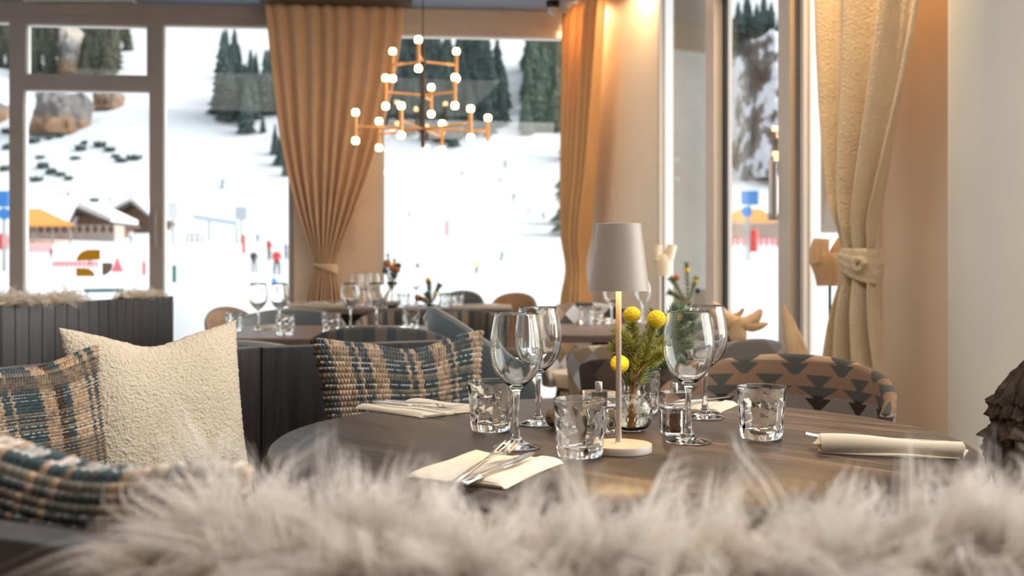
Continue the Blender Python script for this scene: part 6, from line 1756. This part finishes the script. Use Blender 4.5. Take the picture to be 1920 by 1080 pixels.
mesh('canopy_cover', [tuple(v) for v in V + V2], [(0,1,5,4),(1,2,5),(2,3,4,5),(3,0,4),(6,10,11,7),(7,11,8),(8,11,10,9),(9,10,6),(0,6,7,1),(1,7,8,2),(2,8,9,3),(3,9,6,0)], M['orange'], t, False)
for px in (1358, 1400, 1455): MB().tube([dpt(px, 462, 1), dpt(px, 413, 1)], 0.07, 8).obj('post', M['post_grey'], t, True)
t = box_thing('terrace_hut', 'brown grey hut front copy imitating a reflection in the balcony door', 'building', 1362, 1470, 418, 446, 96, M['chalet_wall'], 3.0, None, 'wall')  # added hut front, part of the imitated reflection in the door
post('piste_marker', 'red padded block copy imitating a reflection in the balcony door', 1412, 430, 472, 18, M['red'], 'marker', 70)  # added block imitating the mirrored red block from the left edge
net('red safety net copy imitating a reflection in the balcony door', 1362, 1470, 446, 458, 75, 75, M['red_pale'])  # net repeated here as part of the imitated door reflection
# ================================================================== light and camera
w = bpy.data.worlds.new('overcast'); S.world = w; w.use_nodes = True
nt = w.node_tree; nt.nodes.clear()
tc = nt.nodes.new('ShaderNodeTexCoord'); sp = nt.nodes.new('ShaderNodeSeparateXYZ')
rp_ = nt.nodes.new('ShaderNodeValToRGB'); bg = nt.nodes.new('ShaderNodeBackground'); ou = nt.nodes.new('ShaderNodeOutputWorld')
nt.links.new(tc.outputs['Generated'], sp.inputs[0]); nt.links.new(sp.outputs[2], rp_.inputs[0])
rp_.color_ramp.elements[0].position = 0.0; rp_.color_ramp.elements[0].color = (0.92, 0.95, 1.0, 1)
rp_.color_ramp.elements[1].position = 0.6; rp_.color_ramp.elements[1].color = (0.86, 0.92, 1.0, 1)
nt.links.new(rp_.outputs[0], bg.inputs[0]); bg.inputs[1].default_value = 0.95; nt.links.new(bg.outputs[0], ou.inputs[0])

def lamp_obj(name, typ, loc, energy, col, **kw):
    l = bpy.data.lights.new(name, typ); l.energy = energy; l.color = col
    tgt = kw.pop('target', None)
    for k, v in kw.items(): setattr(l, k, v)
    o = bpy.data.objects.new(name, l); COL.objects.link(o); o.location = loc
    if tgt is not None: o.rotation_euler = (Vector(tgt) - Vector(loc)).to_track_quat('-Z', 'Y').to_euler()
    return o
WARM = (1.0, 0.56, 0.20)
def downlight(loc, energy, col, target, size=1.2, rad=0.03, blend=0.6):
    return lamp_obj('downlight', 'SPOT', loc, energy, col, spot_size=size, spot_blend=blend, shadow_soft_size=rad, target=target)
# recessed warm spots washing the curtains and wall strips
p = WR.pt(1.24, 2.845, 0.15); downlight(p, 26, (1.0, 0.62, 0.30), WR.pt(1.24, 1.2, 0.15), 3.0, 0.04, 0.3)
p = WR.pt(0.30, 2.84, 0.06); downlight(p, 45, (1.0, 0.66, 0.34), WR.pt(0.3, 1.2, 0.06), 3.0, 0.04, 0.3)
q = WR.pt(R(1768), 2.84, 0.10); downlight(q, 55, WARM, WR.pt(R(1768), 1.0, 0.10), 3.0, 0.03, 0.3)
q = Vector((XP(1590, 4.2), 4.22, 2.84)); downlight(q, 75, (1.0, 0.64, 0.32), (XP(1600, 4.2), 4.24, 1.2), 3.0, 0.03, 0.3)
# table lamp
for q_ in range(4):
    lamp_obj('lamp_led_light', 'POINT', (lp.x + 0.02 * math.cos(q_ * PI / 2 + 0.8), lp.y + 0.02 * math.sin(q_ * PI / 2 + 0.8), lp.z + 0.300), 2.0, (1.0, 0.64, 0.26), shadow_soft_size=0.005)
# unseen soft fill lights added under the ceiling to brighten the room
def panel(loc, sx, sy, e, col):
    return lamp_obj('fill_light', 'AREA', loc, e, col, shape='RECTANGLE', size=sx, size_y=sy)
panel((0.5, 1.3, 2.84), 3.0, 2.0, 75, (1.0, 0.94, 0.88))
panel((-1.6, 4.0, 2.84), 4.0, 2.6, 38, (1.0, 0.92, 0.84))
# soft overcast brightness from the right-hand sky
lamp_obj('daylight', 'SUN', (6, -3, 6), 9.0, (1.0, 0.98, 0.95), angle=1.3, target=(6 - 1.0, -3 - 0.20, 6 - 0.36))

cd = bpy.data.cameras.new('camera'); cam_o = bpy.data.objects.new('camera', cd); COL.objects.link(cam_o)
cam_o.location = (0, 0, CZ); cam_o.rotation_euler = (PI / 2, 0, 0)
cd.sensor_width = 36.0; cd.lens = F / 1920 * 36.0; cd.shift_y = -(540 - HZ) / 1920.0
cd.clip_start = 0.05; cd.clip_end = 3000
cd.dof.use_dof = True; cd.dof.focus_distance = 1.95; cd.dof.aperture_fstop = 5.0; cd.dof.aperture_blades = 0
S.camera = cam_o
vs = S.view_settings
vs.view_transform = 'Standard'; vs.look = 'None'; vs.gamma = 1.0; vs.exposure = 0.0; vs.use_curve_mapping = False
cy = S.cycles
cy.max_bounces = 14; cy.diffuse_bounces = 4; cy.glossy_bounces = 4; cy.transmission_bounces = 12; cy.transparent_max_bounces = 24
cy.sample_clamp_indirect = 6.0; cy.use_denoising = True
cy.caustics_reflective = True; cy.caustics_refractive = True; cy.blur_glossy = 0.5
